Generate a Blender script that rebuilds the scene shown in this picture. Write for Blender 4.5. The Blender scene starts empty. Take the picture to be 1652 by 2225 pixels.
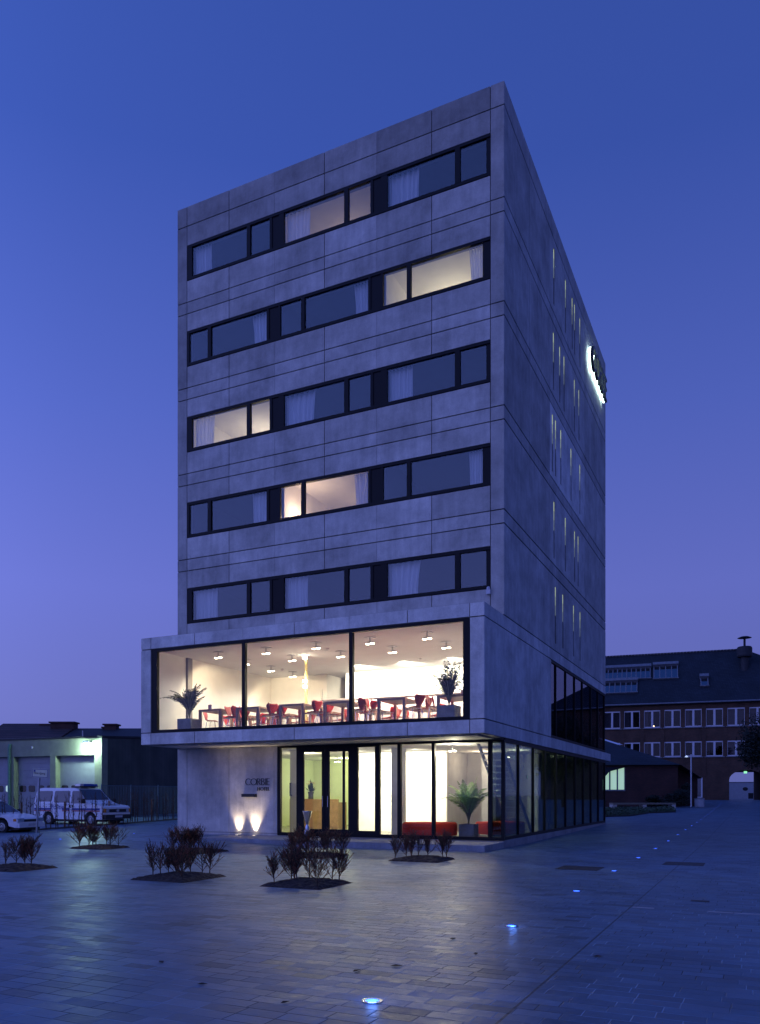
import bpy, bmesh, math, random
from mathutils import Vector, Matrix
random.seed(7)
sc = bpy.context.scene
COL = sc.collection
R = math.radians
# ------------------------------------------------------------------ survey: camera frame and ground
F, CX, HY, EYE = 1728., 826., 1728., 1.58
CAM = (6.698, -22.443); VW = (-.4305, .9026); RT = (.9026, .4305)

def gz(X, Y):
    z = .04
    if Y > 3:
        d = min(Y, 70) - 3
        z += .009*d + .00009*d*d
    # the paving swells up to the entrance level at the left end of the hotel wall
    a = min(1, max(0, (-5.5-X)/4.5)); b = min(1, max(0, (18+X)/5.)) if X < -13 else 1
    c = min(1, max(0, (Y+4.2)/3.)); e = min(1, max(0, (9-Y)/6.)) if Y > 3 else 1
    sm = lambda t: t*t*(3-2*t)
    return z + .16*sm(a)*sm(b)*sm(c)*sm(e)

def ray(px):
    t = (px-CX)/F
    return VW[0]+t*RT[0], VW[1]+t*RT[1]

def at(px, s):
    d = ray(px); return CAM[0]+s*d[0], CAM[1]+s*d[1]

def gpt(px, py):            # ground point seen in that direction
    d = ray(px); s = 1.5*F/(py-HY)
    for _ in range(30):
        s = .5*s + .5*(EYE-gz(CAM[0]+s*d[0], CAM[1]+s*d[1]))*F/(py-HY)
    return CAM[0]+s*d[0], CAM[1]+s*d[1]

def face_u(px, A, ang):     # distance along a vertical face that starts at A and runs at angle ang
    d = ray(px); c, s_ = math.cos(ang), math.sin(ang)
    # CAM + s*d = A + u*(c,s_)
    det = d[0]*(-s_) + c*d[1]
    bx, by = A[0]-CAM[0], A[1]-CAM[1]
    return (d[0]*by - d[1]*bx)/det

# ------------------------------------------------------------------ materials
def new_mat(name):
    m = bpy.data.materials.new(name); m.use_nodes = True
    nt = m.node_tree; b = nt.nodes['Principled BSDF']
    return m, nt, b

def plain(name, col, rough=.6, metal=0, noise=.12, scale=6, bump=0, spec=.5):
    m, nt, b = new_mat(name)
    b.inputs['Roughness'].default_value = rough; b.inputs['Metallic'].default_value = metal
    b.inputs['Specular IOR Level'].default_value = spec
    tc = nt.nodes.new('ShaderNodeTexCoord'); n = nt.nodes.new('ShaderNodeTexNoise')
    n.inputs['Scale'].default_value = scale; n.inputs['Detail'].default_value = 5
    nt.links.new(tc.outputs['Object'], n.inputs['Vector'])
    mr = nt.nodes.new('ShaderNodeMapRange'); mr.inputs[3].default_value = 1-noise; mr.inputs[4].default_value = 1+noise
    mr.inputs[1].default_value = .3; mr.inputs[2].default_value = .7
    nt.links.new(n.outputs['Fac'], mr.inputs[0])
    mx = nt.nodes.new('ShaderNodeVectorMath'); mx.operation = 'SCALE'; mx.inputs[0].default_value = col[:3]
    nt.links.new(mr.outputs[0], mx.inputs['Scale']); nt.links.new(mx.outputs[0], b.inputs['Base Color'])
    if bump:
        bp = nt.nodes.new('ShaderNodeBump'); bp.inputs['Strength'].default_value = bump; bp.inputs['Distance'].default_value = .02
        nt.links.new(n.outputs['Fac'], bp.inputs['Height']); nt.links.new(bp.outputs[0], b.inputs['Normal'])
    return m

def emit(name, col, st):
    m, nt, b = new_mat(name)
    b.inputs['Base Color'].default_value = (*col, 1); b.inputs['Emission Color'].default_value = (*col, 1)
    b.inputs['Emission Strength'].default_value = st
    return m

def glass(name, tint, base=.10, top=.9, refl=(1, 1, 1), rough=0.):
    m = bpy.data.materials.new(name); m.use_nodes = True; nt = m.node_tree; nt.nodes.clear()
    o = nt.nodes.new('ShaderNodeOutputMaterial'); mx = nt.nodes.new('ShaderNodeMixShader')
    t = nt.nodes.new('ShaderNodeBsdfTransparent'); t.inputs[0].default_value = (*tint, 1)
    g = nt.nodes.new('ShaderNodeBsdfGlossy'); g.inputs['Roughness'].default_value = rough; g.inputs[0].default_value = (*refl, 1)
    lw = nt.nodes.new('ShaderNodeLayerWeight'); lw.inputs['Blend'].default_value = .5
    p = nt.nodes.new('ShaderNodeMath'); p.operation = 'POWER'; p.inputs[1].default_value = 3.5
    mr = nt.nodes.new('ShaderNodeMapRange'); mr.inputs[3].default_value = base; mr.inputs[4].default_value = top
    nt.links.new(lw.outputs['Facing'], p.inputs[0]); nt.links.new(p.outputs[0], mr.inputs[0])
    nt.links.new(mr.outputs[0], mx.inputs[0]); nt.links.new(t.outputs[0], mx.inputs[1]); nt.links.new(g.outputs[0], mx.inputs[2])
    nt.links.new(mx.outputs[0], o.inputs[0])
    return m

def concrete(name, col, grain=(1, 1, 1)):
    m, nt, b = new_mat(name); N = nt.nodes.new; L = nt.links.new
    b.inputs['Roughness'].default_value = .75; b.inputs['Specular IOR Level'].default_value = .3
    tc = N('ShaderNodeTexCoord'); at_ = N('ShaderNodeAttribute'); at_.attribute_name = 'tone'
    mp = N('ShaderNodeMapping'); mp.inputs['Scale'].default_value = (3.2, 3.2, .35); L(tc.outputs['Object'], mp.inputs[0])
    n1 = N('ShaderNodeTexNoise'); n1.inputs['Scale'].default_value = 1.6; n1.inputs['Detail'].default_value = 8; n1.inputs['Roughness'].default_value = .65
    L(mp.outputs[0], n1.inputs['Vector'])                                  # vertical streaks
    n2 = N('ShaderNodeTexNoise'); n2.inputs['Scale'].default_value = .9; n2.inputs['Detail'].default_value = 9; n2.inputs['Roughness'].default_value = .7
    L(tc.outputs['Object'], n2.inputs['Vector'])                           # blotches
    n3 = N('ShaderNodeTexNoise'); n3.inputs['Scale'].default_value = 28; n3.inputs['Detail'].default_value = 4
    L(tc.outputs['Object'], n3.inputs['Vector'])
    def mr(src, a, c, lo=.3, hi=.7):
        q = N('ShaderNodeMapRange'); q.inputs[1].default_value = lo; q.inputs[2].default_value = hi
        q.inputs[3].default_value = a; q.inputs[4].default_value = c; L(src, q.inputs[0]); return q.outputs[0]
    def mul(a, c):
        q = N('ShaderNodeMath'); q.operation = 'MULTIPLY'; L(a, q.inputs[0]); L(c, q.inputs[1]); return q.outputs[0]
    f = mul(mul(mr(n1.outputs[0], .86, 1.1), mr(n2.outputs[0], .60, 1.25)), mr(n3.outputs[0], .93, 1.06))
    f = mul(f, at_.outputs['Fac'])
    sv = N('ShaderNodeVectorMath'); sv.operation = 'SCALE'; sv.inputs[0].default_value = col; L(f, sv.inputs['Scale'])
    L(sv.outputs[0], b.inputs['Base Color'])
    bp = N('ShaderNodeBump'); bp.inputs['Strength'].default_value = .25; bp.inputs['Distance'].default_value = .01
    L(n3.outputs[0], bp.inputs['Height']); L(bp.outputs[0], b.inputs['Normal'])
    return m

def brickmat(name, c1, c2, mortar, bw=.24, rh=.075, ms=.012, rough=.85, axis='xz', bump=.4, offset=.5):
    m, nt, b = new_mat(name); N = nt.nodes.new; L = nt.links.new
    tc = N('ShaderNodeTexCoord'); sp = N('ShaderNodeSeparateXYZ'); cb = N('ShaderNodeCombineXYZ'); L(tc.outputs['Object'], sp.inputs[0])
    if axis == 'xz':
        ad = N('ShaderNodeMath'); ad.operation = 'ADD'; L(sp.outputs[0], ad.inputs[0]); L(sp.outputs[1], ad.inputs[1])
        L(ad.outputs[0], cb.inputs[0]); L(sp.outputs[2], cb.inputs[1])
    else:
        L(sp.outputs[0], cb.inputs[0]); L(sp.outputs[1], cb.inputs[1])
    br = N('ShaderNodeTexBrick'); br.inputs['Scale'].default_value = 1; br.inputs['Brick Width'].default_value = bw
    br.inputs['Row Height'].default_value = rh; br.inputs['Mortar Size'].default_value = ms; br.offset = offset
    br.inputs['Color1'].default_value = (*c1, 1); br.inputs['Color2'].default_value = (*c2, 1); br.inputs['Mortar'].default_value = (*mortar, 1)
    L(cb.outputs[0], br.inputs['Vector'])
    n = N('ShaderNodeTexNoise'); n.inputs['Scale'].default_value = .7; n.inputs['Detail'].default_value = 8; L(tc.outputs['Object'], n.inputs['Vector'])
    q = N('ShaderNodeMapRange'); q.inputs[1].default_value = .3; q.inputs[2].default_value = .7; q.inputs[3].default_value = .7; q.inputs[4].default_value = 1.25; L(n.outputs[0], q.inputs[0])
    sv = N('ShaderNodeVectorMath'); sv.operation = 'SCALE'; L(br.outputs['Color'], sv.inputs[0]); L(q.outputs[0], sv.inputs['Scale'])
    L(sv.outputs[0], b.inputs['Base Color']); b.inputs['Roughness'].default_value = rough
    bp = N('ShaderNodeBump'); bp.inputs['Strength'].default_value = bump; bp.inputs['Distance'].default_value = .01; bp.invert = True
    L(br.outputs['Fac'], bp.inputs['Height']); L(bp.outputs[0], b.inputs['Normal'])
    return m

def pavermat():
    """slabs in running bond, sealed and slightly wet: one reflectivity, tone and tilt per slab"""
    m, nt, b = new_mat('plaza_pavers'); N = nt.nodes.new; L = nt.links.new
    tc = N('ShaderNodeTexCoord')
    def math_(op, a, c=None):
        q = N('ShaderNodeMath'); q.operation = op
        for i, v in enumerate((a, c)):
            if v is None: continue
            if isinstance(v, (int, float)): q.inputs[i].default_value = v
            else: L(v, q.inputs[i])
        return q.outputs[0]
    def mr(src, a, c, lo=.3, hi=.7):
        q = N('ShaderNodeMapRange'); q.inputs[1].default_value = lo; q.inputs[2].default_value = hi
        q.inputs[3].default_value = a; q.inputs[4].default_value = c; L(src, q.inputs[0]); return q.outputs[0]
    sp = N('ShaderNodeSeparateXYZ'); L(tc.outputs['Object'], sp.inputs[0])
    RH, BW = .165, .33
    row = math_('FLOOR', math_('DIVIDE', sp.outputs[1], RH))
    wr = N('ShaderNodeTexWhiteNoise'); wr.noise_dimensions = '1D'; L(row, wr.inputs['W'])
    xs = math_('ADD', math_('DIVIDE', sp.outputs[0], BW), math_('MULTIPLY', wr.outputs['Value'], 7.))
    col = math_('FLOOR', xs)
    cb = N('ShaderNodeCombineXYZ'); L(col, cb.inputs[0]); L(row, cb.inputs[1])
    wn = N('ShaderNodeTexWhiteNoise'); wn.noise_dimensions = '2D'; L(cb.outputs[0], wn.inputs['Vector'])
    fy = math_('FRACT', math_('DIVIDE', sp.outputs[1], RH)); fx = math_('FRACT', xs)
    ey = math_('MULTIPLY', math_('MINIMUM', fy, math_('SUBTRACT', 1., fy)), RH)
    ex = math_('MULTIPLY', math_('MINIMUM', fx, math_('SUBTRACT', 1., fx)), BW)
    edge = math_('MINIMUM', ex, ey)
    joint = mr(edge, 1., 0., .0025, .0055)                                 # 1 in the joint
    big = N('ShaderNodeTexNoise'); big.inputs['Scale'].default_value = .5; big.inputs['Detail'].default_value = 9; big.inputs['Roughness'].default_value = .68; L(tc.outputs['Object'], big.inputs['Vector'])
    fin = N('ShaderNodeTexNoise'); fin.inputs['Scale'].default_value = 14; fin.inputs['Detail'].default_value = 6; L(tc.outputs['Object'], fin.inputs['Vector'])
    zone = mr(sp.outputs[0], 1., 1.0, 5.08, 5.09)                          # the strip right of the long joint is laid in another batch
    rar = mr(wn.outputs['Value'], .0, 1., 0., .14)                         # one slab in seven is a good deal darker
    rarz = math_('MAXIMUM', rar, mr(sp.outputs[0], 0., .8, 5.08, 5.09))
    tone = math_('MULTIPLY', math_('MULTIPLY', mr(wn.outputs['Value'], .82, 1.15, .1, 1.), mr(rarz, .66, 1., 0., 1.)),
                 math_('MULTIPLY', math_('MULTIPLY', mr(big.outputs[0], .75, 1.25), mr(fin.outputs[0], .85, 1.12)), zone))
    # long expansion joints
    lj = math_('LESS_THAN', math_('ABSOLUTE', math_('SUBTRACT', sp.outputs[0], 5.1)), .010)
    lj2 = math_('MULTIPLY', math_('LESS_THAN', math_('ABSOLUTE', math_('ADD', sp.outputs[0], math_('MULTIPLY', math_('ADD', sp.outputs[1], 12.6), .115)) if False else
                 math_('ABSOLUTE', math_('ADD', math_('ADD', sp.outputs[0], 4.92), math_('MULTIPLY', math_('ADD', sp.outputs[1], 12.58), .115)))), .013), 1.)
    ljs = math_('MAXIMUM', lj, lj2)
    wj = N('ShaderNodeTexWhiteNoise'); wj.noise_dimensions = '2D'
    cb2 = N('ShaderNodeCombineXYZ'); L(math_('ADD', row, 13.7), cb2.inputs[0]); L(col, cb2.inputs[1]); L(cb2.outputs[0], wj.inputs['Vector'])
    nj = N('ShaderNodeTexNoise'); nj.inputs['Scale'].default_value = 1.1; L(tc.outputs['Object'], nj.inputs['Vector'])
    light_j = mr(nj.outputs[0], .35, 2.2, .44, .58)                        # joint sand: dark in places, pale in places
    jf = math_('ADD', math_('MULTIPLY', math_('SUBTRACT', 1., joint), tone), math_('MULTIPLY', joint, light_j))
    val = math_('ADD', math_('MULTIPLY', math_('SUBTRACT', 1., ljs), jf), math_('MULTIPLY', ljs, .3))
    sv = N('ShaderNodeVectorMath'); sv.operation = 'SCALE'; sv.inputs[0].default_value = (.102, .160, .220); L(val, sv.inputs['Scale'])
    L(sv.outputs[0], b.inputs['Base Color'])
    rg = math_('ADD', mr(fin.outputs[0], .33, .46), math_('MULTIPLY', mr(wn.outputs['Color'], 0., .10, 0., 1.), 1.))
    L(math_('MAXIMUM', rg, math_('MULTIPLY', joint, .8)), b.inputs['Roughness'])
    b.inputs['Specular IOR Level'].default_value = .24
    # relief: joints sunk, each slab lies a touch askew
    tl = N('ShaderNodeSeparateColor'); L(wn.outputs['Color'], tl.inputs[0])
    h = math_('ADD', math_('MULTIPLY', joint, -.003), math_('ADD', math_('MULTIPLY', fin.outputs[0], .0035),
        math_('ADD', math_('MULTIPLY', math_('SUBTRACT', tl.outputs[0], .5), math_('MULTIPLY', fx, .008)),
                     math_('MULTIPLY', math_('SUBTRACT', tl.outputs[1], .5), math_('MULTIPLY', fy, .005)))))
    bp = N('ShaderNodeBump'); bp.inputs['Strength'].default_value = 1; bp.inputs['Distance'].default_value = 1
    L(h, bp.inputs['Height']); L(bp.outputs[0], b.inputs['Normal'])
    return m

CONC = concrete('board_marked_concrete', (.61, .575, .51))
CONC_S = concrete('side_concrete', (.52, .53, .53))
BLACK = plain('black_aluminium', (.008, .008, .010), .5, 0, .1, 20, 0, .18)
G_WIN = glass('hotel_window_glass', (.97, .97, .97), .055, .75, (.75, .88, .95))
G_REST = glass('restaurant_glass', (.97, .97, .96), .018, .5)
G_LOB = glass('lobby_glass', (.95, .96, .95), .025, .6)
G_SIDE = glass('side_glass', (.55, .64, .58), .07, .55, (.75, .88, .95))
G_SIDEUP = glass('upper_side_glass', (.4, .38, .37), .10, .62, (.8, .82, .95))
G_CAR = glass('vehicle_glass', (.35, .4, .45), .18, .8)
G_BR = glass('school_window_glass', (.6, .6, .62), .025, .6)
WHITEW = plain('white_plaster', (.78, .76, .72), .8, 0, .04, 3)
CREAM = plain('cream_plaster', (.72, .69, .63), .8, 0, .04, 3)
GREYW = plain('grey_plaster', (.42, .42, .44), .85, 0, .08, 3)
DIMW = plain('shaded_room_plaster', (.09, .10, .12), .85, 0, .05, 3)  # darkness of the unlit rooms put into the wall colour
GREENW = plain('pale_green_plaster', (.62, .66, .46), .8, 0, .04, 3)
CEIL = plain('ceiling_plaster', (.55, .54, .54), .85, 0, .04, 2)
FLOORM = plain('stone_floor', (.3, .29, .26), .25, 0, .15, 4)
SHEER = None
def sheer():
    m, nt, b = new_mat('sheer_curtain'); N = nt.nodes.new; L = nt.links.new
    b.inputs['Base Color'].default_value = (.85, .85, .86, 1); b.inputs['Roughness'].default_value = .9
    tr = N('ShaderNodeBsdfTranslucent'); tr.inputs[0].default_value = (.8, .8, .82, 1)
    mx = N('ShaderNodeMixShader'); mx.inputs[0].default_value = .35
    L(b.outputs[0], mx.inputs[1]); L(tr.outputs[0], mx.inputs[2]); L(mx.outputs[0], nt.nodes['Material Output'].inputs[0])
    return m
SHEER = sheer()
STEEL = plain('brushed_steel', (.6, .6, .6), .22, 1, .08, 12)
CHROME = plain('chrome', (.75, .75, .76), .12, 1, .03, 12)
WOOD_T = plain('table_wood', (.26, .13, .08), .45, 0, .2, 9)
WOOD_D = plain('desk_wood', (.26, .16, .075), .45, 0, .18, 7)
REDCH = plain('red_lacquer', (.42, .02, .012), .3, 0, .08, 6)
REDFAB = plain('red_fabric', (.44, .024, .010), .9, 0, .1, 30, .2)
LEAFP = plain('palm_leaf', (.02, .035, .016), .8, 0, .3, 8, 0, .1)
STEM = plain('palm_stem', (.10, .11, .04), .6, 0, .3, 12)
LEAD = plain('lead_planter', (.13, .14, .15), .55, .2, .25, 5)
BULB = emit('lamp_bulb', (1., .86, .62), 14)
SOIL = plain('dark_soil', (.045, .03, .022), .95, 0, .45, 14, 1.)
YEW = plain('yew_needles', (.10, .075, .045), .8, 0, .5, 9, 0, .2)
YEWR = plain('rusty_needles', (.26, .09, .055), .8, 0, .4, 9, 0, .2)
BARK = plain('dark_bark', (.07, .045, .032), .9, 0, .3, 20)
BARKT = plain('sapling_bark', (.10, .055, .035), .85, 0, .3, 20)
POSTW = plain('treated_post', (.28, .14, .07), .8, 0, .25, 10)
GALV = plain('galvanised_steel', (.35, .37, .4), .45, .8, .15, 8)
FENCEM = plain('fence_paint', (.10, .15, .17), .6, .2, .2, 8)
ROOFM = brickmat('dark_roof_tiles', (.010, .016, .026), (.018, .026, .038), (.006, .008, .012), .25, .19, .02, .7)
ROOFD = plain('dark_roof_sheet', (.018, .02, .026), .65, 0, .25, 3)
ROOFR = brickmat('red_brown_roof_tiles', (.10, .05, .045), (.075, .04, .04), (.025, .02, .02), .25, .25, .03, .8)
BRICK = brickmat('red_brick', (.13, .058, .034), (.085, .04, .025), (.055, .045, .034))
BRICKD = brickmat('dark_red_brick', (.10, .036, .027), (.065, .026, .02), (.04, .03, .027))
GARW = plain('garage_render', (.25, .26, .19), .85, 0, .12, 2.5)
GARSIDE = brickmat('garage_side_cladding', (.07, .075, .065), (.085, .09, .075), (.05, .052, .05), .3, 8., .012, .8)
DOORP = plain('sectional_door_panel', (.30, .30, .33), .5, 0, .08, 3)
FRAMEW = plain('white_window_frame', (.62, .60, .62), .6, 0, .08, 6)
LEADD = plain('roof_lead', (.2, .21, .23), .6, .2, .2, 5)
VANW = plain('white_vehicle_paint', (.85, .84, .86), .22, 0, .03, 4)
TYRE = plain('tyre_rubber', (.015, .015, .016), .85, 0, .2, 20)
PLASTB = plain('black_plastic', (.02, .02, .022), .5, 0, .1, 10)
STRB = plain('blue_stripe', (.012, .03, .22), .4, 0, .05, 5)
STRR = plain('red_stripe', (.4, .02, .03), .4, 0, .05, 5)
ORANGE = plain('orange_lens', (.6, .2, .02), .25, 0, .05, 5)
HEADL = plain('headlamp_glass', (.6, .62, .66), .12, .6, .05, 5)
BLUEL = plain('blue_beacon', (.03, .1, .45), .15, 0, .05, 5)
SIGNP = plain('sign_face', (.62, .62, .45), .5, 0, .06, 5)
TEXTB = plain('black_lettering', (.02, .02, .02), .5, 0, .05, 5)
SIGNG = plain('dark_sign_metal', (.03, .032, .036), .4, .3, .1, 5)
BACKLIT = emit('backlit_acrylic', (.75, 1., .97), 4.5)
LEDB = emit('blue_ground_led', (.03, .12, 1.), 6)
GRATE = plain('cast_iron_grate', (.045, .043, .045), .6, .3, .3, 12)
PLINTH = concrete('plinth_stone', (.34, .34, .35))
PAVER = pavermat()

# ------------------------------------------------------------------ mesh builder
class M:
    def __init__(s):
        s.v = []; s.f = []; s.m = []; s.t = []
    def add(s, vs, fs, mat=0, tone=1.):
        o = len(s.v); s.v += [tuple(v) for v in vs]
        for f in fs: s.f.append([o+i for i in f]); s.m.append(mat); s.t.append(tone)
    def box(s, x0, x1, y0, y1, z0, z1, mat=0, tone=1., T=None):
        if x0 > x1: x0, x1 = x1, x0
        if y0 > y1: y0, y1 = y1, y0
        if z0 > z1: z0, z1 = z1, z0
        vs = [(x, y, z) for z in (z0, z1) for y in (y0, y1) for x in (x0, x1)]
        if T: vs = [T @ Vector(v) for v in vs]
        s.add(vs, [(0, 2, 3, 1), (4, 5, 7, 6), (0, 1, 5, 4), (2, 6, 7, 3), (0, 4, 6, 2), (1, 3, 7, 5)], mat, tone)
    def tube(s, pts, rad, n=6, mat=0, cap=True, tone=1.):
        pts = [Vector(p) for p in pts]
        if not hasattr(rad, '__len__'): rad = [rad]*len(pts)
        rings = []
        for i, p in enumerate(pts):
            d = (pts[min(i+1, len(pts)-1)]-pts[max(i-1, 0)]).normalized()
            a = d.orthogonal().normalized() if i == 0 else (a-d*a.dot(d)).normalized()
            b = d.cross(a)
            rings.append([p+(a*math.cos(2*math.pi*k/n)+b*math.sin(2*math.pi*k/n))*rad[i] for k in range(n)])
        vs = [v for r in rings for v in r]; fs = []
        for i in range(len(pts)-1):
            for k in range(n):
                fs.append((i*n+k, i*n+(k+1) % n, (i+1)*n+(k+1) % n, (i+1)*n+k))
        if cap: fs += [tuple(range(n))[::-1], tuple((len(pts)-1)*n+k for k in range(n))]
        s.add(vs, fs, mat, tone)
    def lathe(s, prof, c=(0, 0, 0), n=16, mat=0, cap=True, T=None):
        vs = [(c[0]+r*math.cos(2*math.pi*k/n), c[1]+r*math.sin(2*math.pi*k/n), c[2]+z) for r, z in prof for k in range(n)]
        if T: vs = [T @ Vector(v) for v in vs]
        fs = [(i*n+k, i*n+(k+1) % n, (i+1)*n+(k+1) % n, (i+1)*n+k) for i in range(len(prof)-1) for k in range(n)]
        if cap: fs += [tuple(range(n))[::-1], tuple((len(prof)-1)*n+k for k in range(n))]
        s.add(vs, fs, mat)
    def prism(s, poly, h0, h1, fn, mat=0, tone=1.):      # poly in (u,v); fn(u,v,h)->xyz
        n = len(poly); vs = [fn(u, v, h0) for u, v in poly]+[fn(u, v, h1) for u, v in poly]
        s.add(vs, [tuple(range(n))[::-1], tuple(range(n, 2*n))]+[(i, (i+1) % n, n+(i+1) % n, n+i) for i in range(n)], mat, tone)
    def stroke(s, pts, w, h0, h1, fn, closed=False, mat=0):
        P = [Vector(p) for p in pts]; n = len(P); A = []; B = []
        for i in range(n):
            if closed: p0, p1 = P[i-1], P[(i+1) % n]
            else: p0, p1 = P[max(i-1, 0)], P[min(i+1, n-1)]
            d1 = (P[i]-p0).normalized() if (P[i]-p0).length > 0 else (p1-P[i]).normalized()
            d2 = (p1-P[i]).normalized() if (p1-P[i]).length > 0 else d1
            t = (d1+d2).normalized(); nn = Vector((-t.y, t.x)); k = 1/max(.35, nn.dot(Vector((-d1.y, d1.x))))
            A.append(P[i]+nn*w/2*k); B.append(P[i]-nn*w/2*k)
        m = n if closed else n-1
        vs = [fn(p.x, p.y, h) for h in (h0, h1) for L_ in (A, B) for p in L_]
        fs = []
        for i in range(m):
            j = (i+1) % n
            a, b, c, d = i, j, n+i, n+j
            fs += [(a, b, d, c), (2*n+a, 2*n+c, 2*n+d, 2*n+b), (a, 2*n+a, 2*n+b, b), (c, d, 2*n+d, 2*n+c)]
        if not closed: fs += [(0, n, 3*n, 2*n), (n-1, 3*n-1, 4*n-1, 2*n-1)]
        s.add(vs, fs, mat)
    def build(s, name, mats, parent=None, smooth=False, normals=False, **kw):
        me = bpy.data.meshes.new(name); me.from_pydata(s.v, [], s.f)
        if not isinstance(mats, (list, tuple)): mats = [mats]
        for m in mats: me.materials.append(m)
        me.polygons.foreach_set('material_index', s.m)
        if smooth: me.polygons.foreach_set('use_smooth', [True]*len(s.f))
        a = me.attributes.new('tone', 'FLOAT', 'FACE'); a.data.foreach_set('value', s.t)
        if normals:
            bm = bmesh.new(); bm.from_mesh(me); bmesh.ops.recalc_face_normals(bm, faces=bm.faces); bm.to_mesh(me); bm.free()
        me.update()
        o = bpy.data.objects.new(name, me); COL.objects.link(o)
        if parent: o.parent = parent
        tag(o, **kw)
        return o

def tag(o, label=None, cat=None, group=None, kind=None):
    if label: o['label'] = label
    if cat: o['category'] = cat
    if group: o['group'] = group
    if kind: o['kind'] = kind
    return o

def thing(name, label, cat, loc=(0, 0, 0), rz=0, group=None):
    o = bpy.data.objects.new(name, None); COL.objects.link(o); o.location = loc; o.rotation_euler = (0, 0, rz)
    o.empty_display_size = .2
    return tag(o, label, cat, group)

def copy_tree(o, parent=None):
    kids = [c for c in KIDS.get(o.name, [])] if o.name in KIDS else [c for c in bpy.data.objects if c.parent == o]
    KIDS[o.name] = kids
    c = o.copy(); COL.objects.link(c); c.parent = parent
    for k in kids: copy_tree(k, c)
    return c
KIDS = {}

def place(src, first, loc, rz=0, label=None, group=None, sc_=None):
    o = src if first else copy_tree(src)
    o.location = loc; o.rotation_euler = (0, 0, rz)
    if label: o['label'] = label
    if group: o['group'] = group
    if sc_: o.scale = (sc_,)*3
    return o

ORD = ['first', 'second', 'third', 'fourth', 'fifth', 'sixth', 'seventh', 'eighth', 'ninth', 'tenth', 'eleventh', 'twelfth', 'thirteenth',
       'fourteenth', 'fifteenth', 'sixteenth', 'seventeenth', 'eighteenth', 'nineteenth', 'twentieth']
def lamp(name, typ, loc, energy, col, size=.1, rot=None, spot=None, blend=.5, sy=None):
    l = bpy.data.lights.new(name, typ); l.energy = energy; l.color = col
    if typ == 'AREA':
        l.size = size
        if sy: l.shape = 'RECTANGLE'; l.size_y = sy
    else: l.shadow_soft_size = size
    if typ == 'SPOT': l.spot_size = R(spot); l.spot_blend = blend
    o = bpy.data.objects.new(name, l); COL.objects.link(o); o.location = loc
    if rot: o.rotation_euler = rot
    return o
def aim(o, tgt):
    o.rotation_euler = (Vector(tgt)-o.location).to_track_quat('-Z', 'Y').to_euler()

def text_mesh(body, size, fn, depth, name, mat, parent=None, sx=1., **kw):
    cu = bpy.data.curves.new('tmp', 'FONT'); cu.body = body; cu.size = size; cu.extrude = 0
    ob = bpy.data.objects.new('tmp', cu); COL.objects.link(ob)
    dg = bpy.context.evaluated_depsgraph_get(); me = bpy.data.meshes.new_from_object(ob.evaluated_get(dg))
    vs = [v.co.copy() for v in me.vertices]; fs = [tuple(p.vertices) for p in me.polygons]
    m = M(); m.add([fn(v.x*sx, v.y, depth) for v in vs], fs)
    bpy.data.objects.remove(ob); bpy.data.curves.remove(cu); bpy.data.meshes.remove(me)
    return m.build(name, mat, parent, **kw)

# ------------------------------------------------------------------ camera
cam = bpy.data.cameras.new('camera'); co = bpy.data.objects.new('camera', cam); COL.objects.link(co)
cam.sensor_fit = 'HORIZONTAL'; cam.sensor_width = 36; cam.lens = 36*F/1652
cam.shift_y = (HY-1112.5)/1652; cam.clip_end = 3000; cam.clip_start = .1
co.location = (CAM[0], CAM[1], EYE); co.rotation_euler = (R(90), 0, R(25.5)); sc.camera = co

# ------------------------------------------------------------------ world: dusk sky
w = bpy.data.worlds.new('World'); sc.world = w; w.use_nodes = True; nt = w.node_tree; N = nt.nodes.new; L = nt.links.new
bg = nt.nodes['Background']
tc = N('ShaderNodeTexCoord'); nrm = N('ShaderNodeVectorMath'); nrm.operation = 'NORMALIZE'; L(tc.outputs['Generated'], nrm.inputs[0])
sp = N('ShaderNodeSeparateXYZ'); L(nrm.outputs[0], sp.inputs[0])
cr = N('ShaderNodeValToRGB'); L(sp.outputs[2], cr.inputs[0])
e = cr.color_ramp.elements
stops = [(0., (.104, .124, .39)), (.10, (.125, .146, .46)), (.24, (.122, .153, .545)), (.42, (.076, .120, .49)), (.62, (.038, .082, .385)), (1., (.024, .064, .30))]
e[0].position, e[0].color = stops[0][0], (*stops[0][1], 1); e[1].position, e[1].color = stops[-1][0], (*stops[-1][1], 1)
for p_, c_ in stops[1:-1]:
    q = e.new(p_); q.color = (*c_, 1)
dt = N('ShaderNodeVectorMath'); dt.operation = 'DOT_PRODUCT'; dt.inputs[1].default_value = Vector((-.66, -.75, 0)).normalized(); L(nrm.outputs[0], dt.inputs[0])
gm = N('ShaderNodeMapRange'); gm.inputs[1].default_value = -1; gm.inputs[2].default_value = 1; L(dt.outputs['Value'], gm.inputs[0])
gr = N('ShaderNodeValToRGB'); L(gm.outputs[0], gr.inputs[0]); gr.color_ramp.interpolation = 'B_SPLINE'
ge = gr.color_ramp.elements; ge[0].color = (.305, .305, .305, 1); ge[1].color = (.92, .94, .70, 1)
for p_, v_ in ((.12, (.318, .318, .318)), (.48, (.34, .34, .34)), (.75, (.70, .70, .56))):
    q = ge.new(p_); q.color = (*v_, 1)
gl = N('ShaderNodeMath'); gl.operation = 'MULTIPLY'; gl.inputs[1].default_value = 3.; L(gr.outputs[0], gl.inputs[0])
gs = N('ShaderNodeVectorMath'); gs.operation = 'SCALE'; L(cr.outputs[0], gs.inputs[0]); L(gl.outputs[0], gs.inputs['Scale'])
sky = N('ShaderNodeTexSky'); sky.sky_type = 'NISHITA'; sky.sun_disc = False; sky.sun_elevation = R(-3); sky.sun_rotation = R(245)
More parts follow.
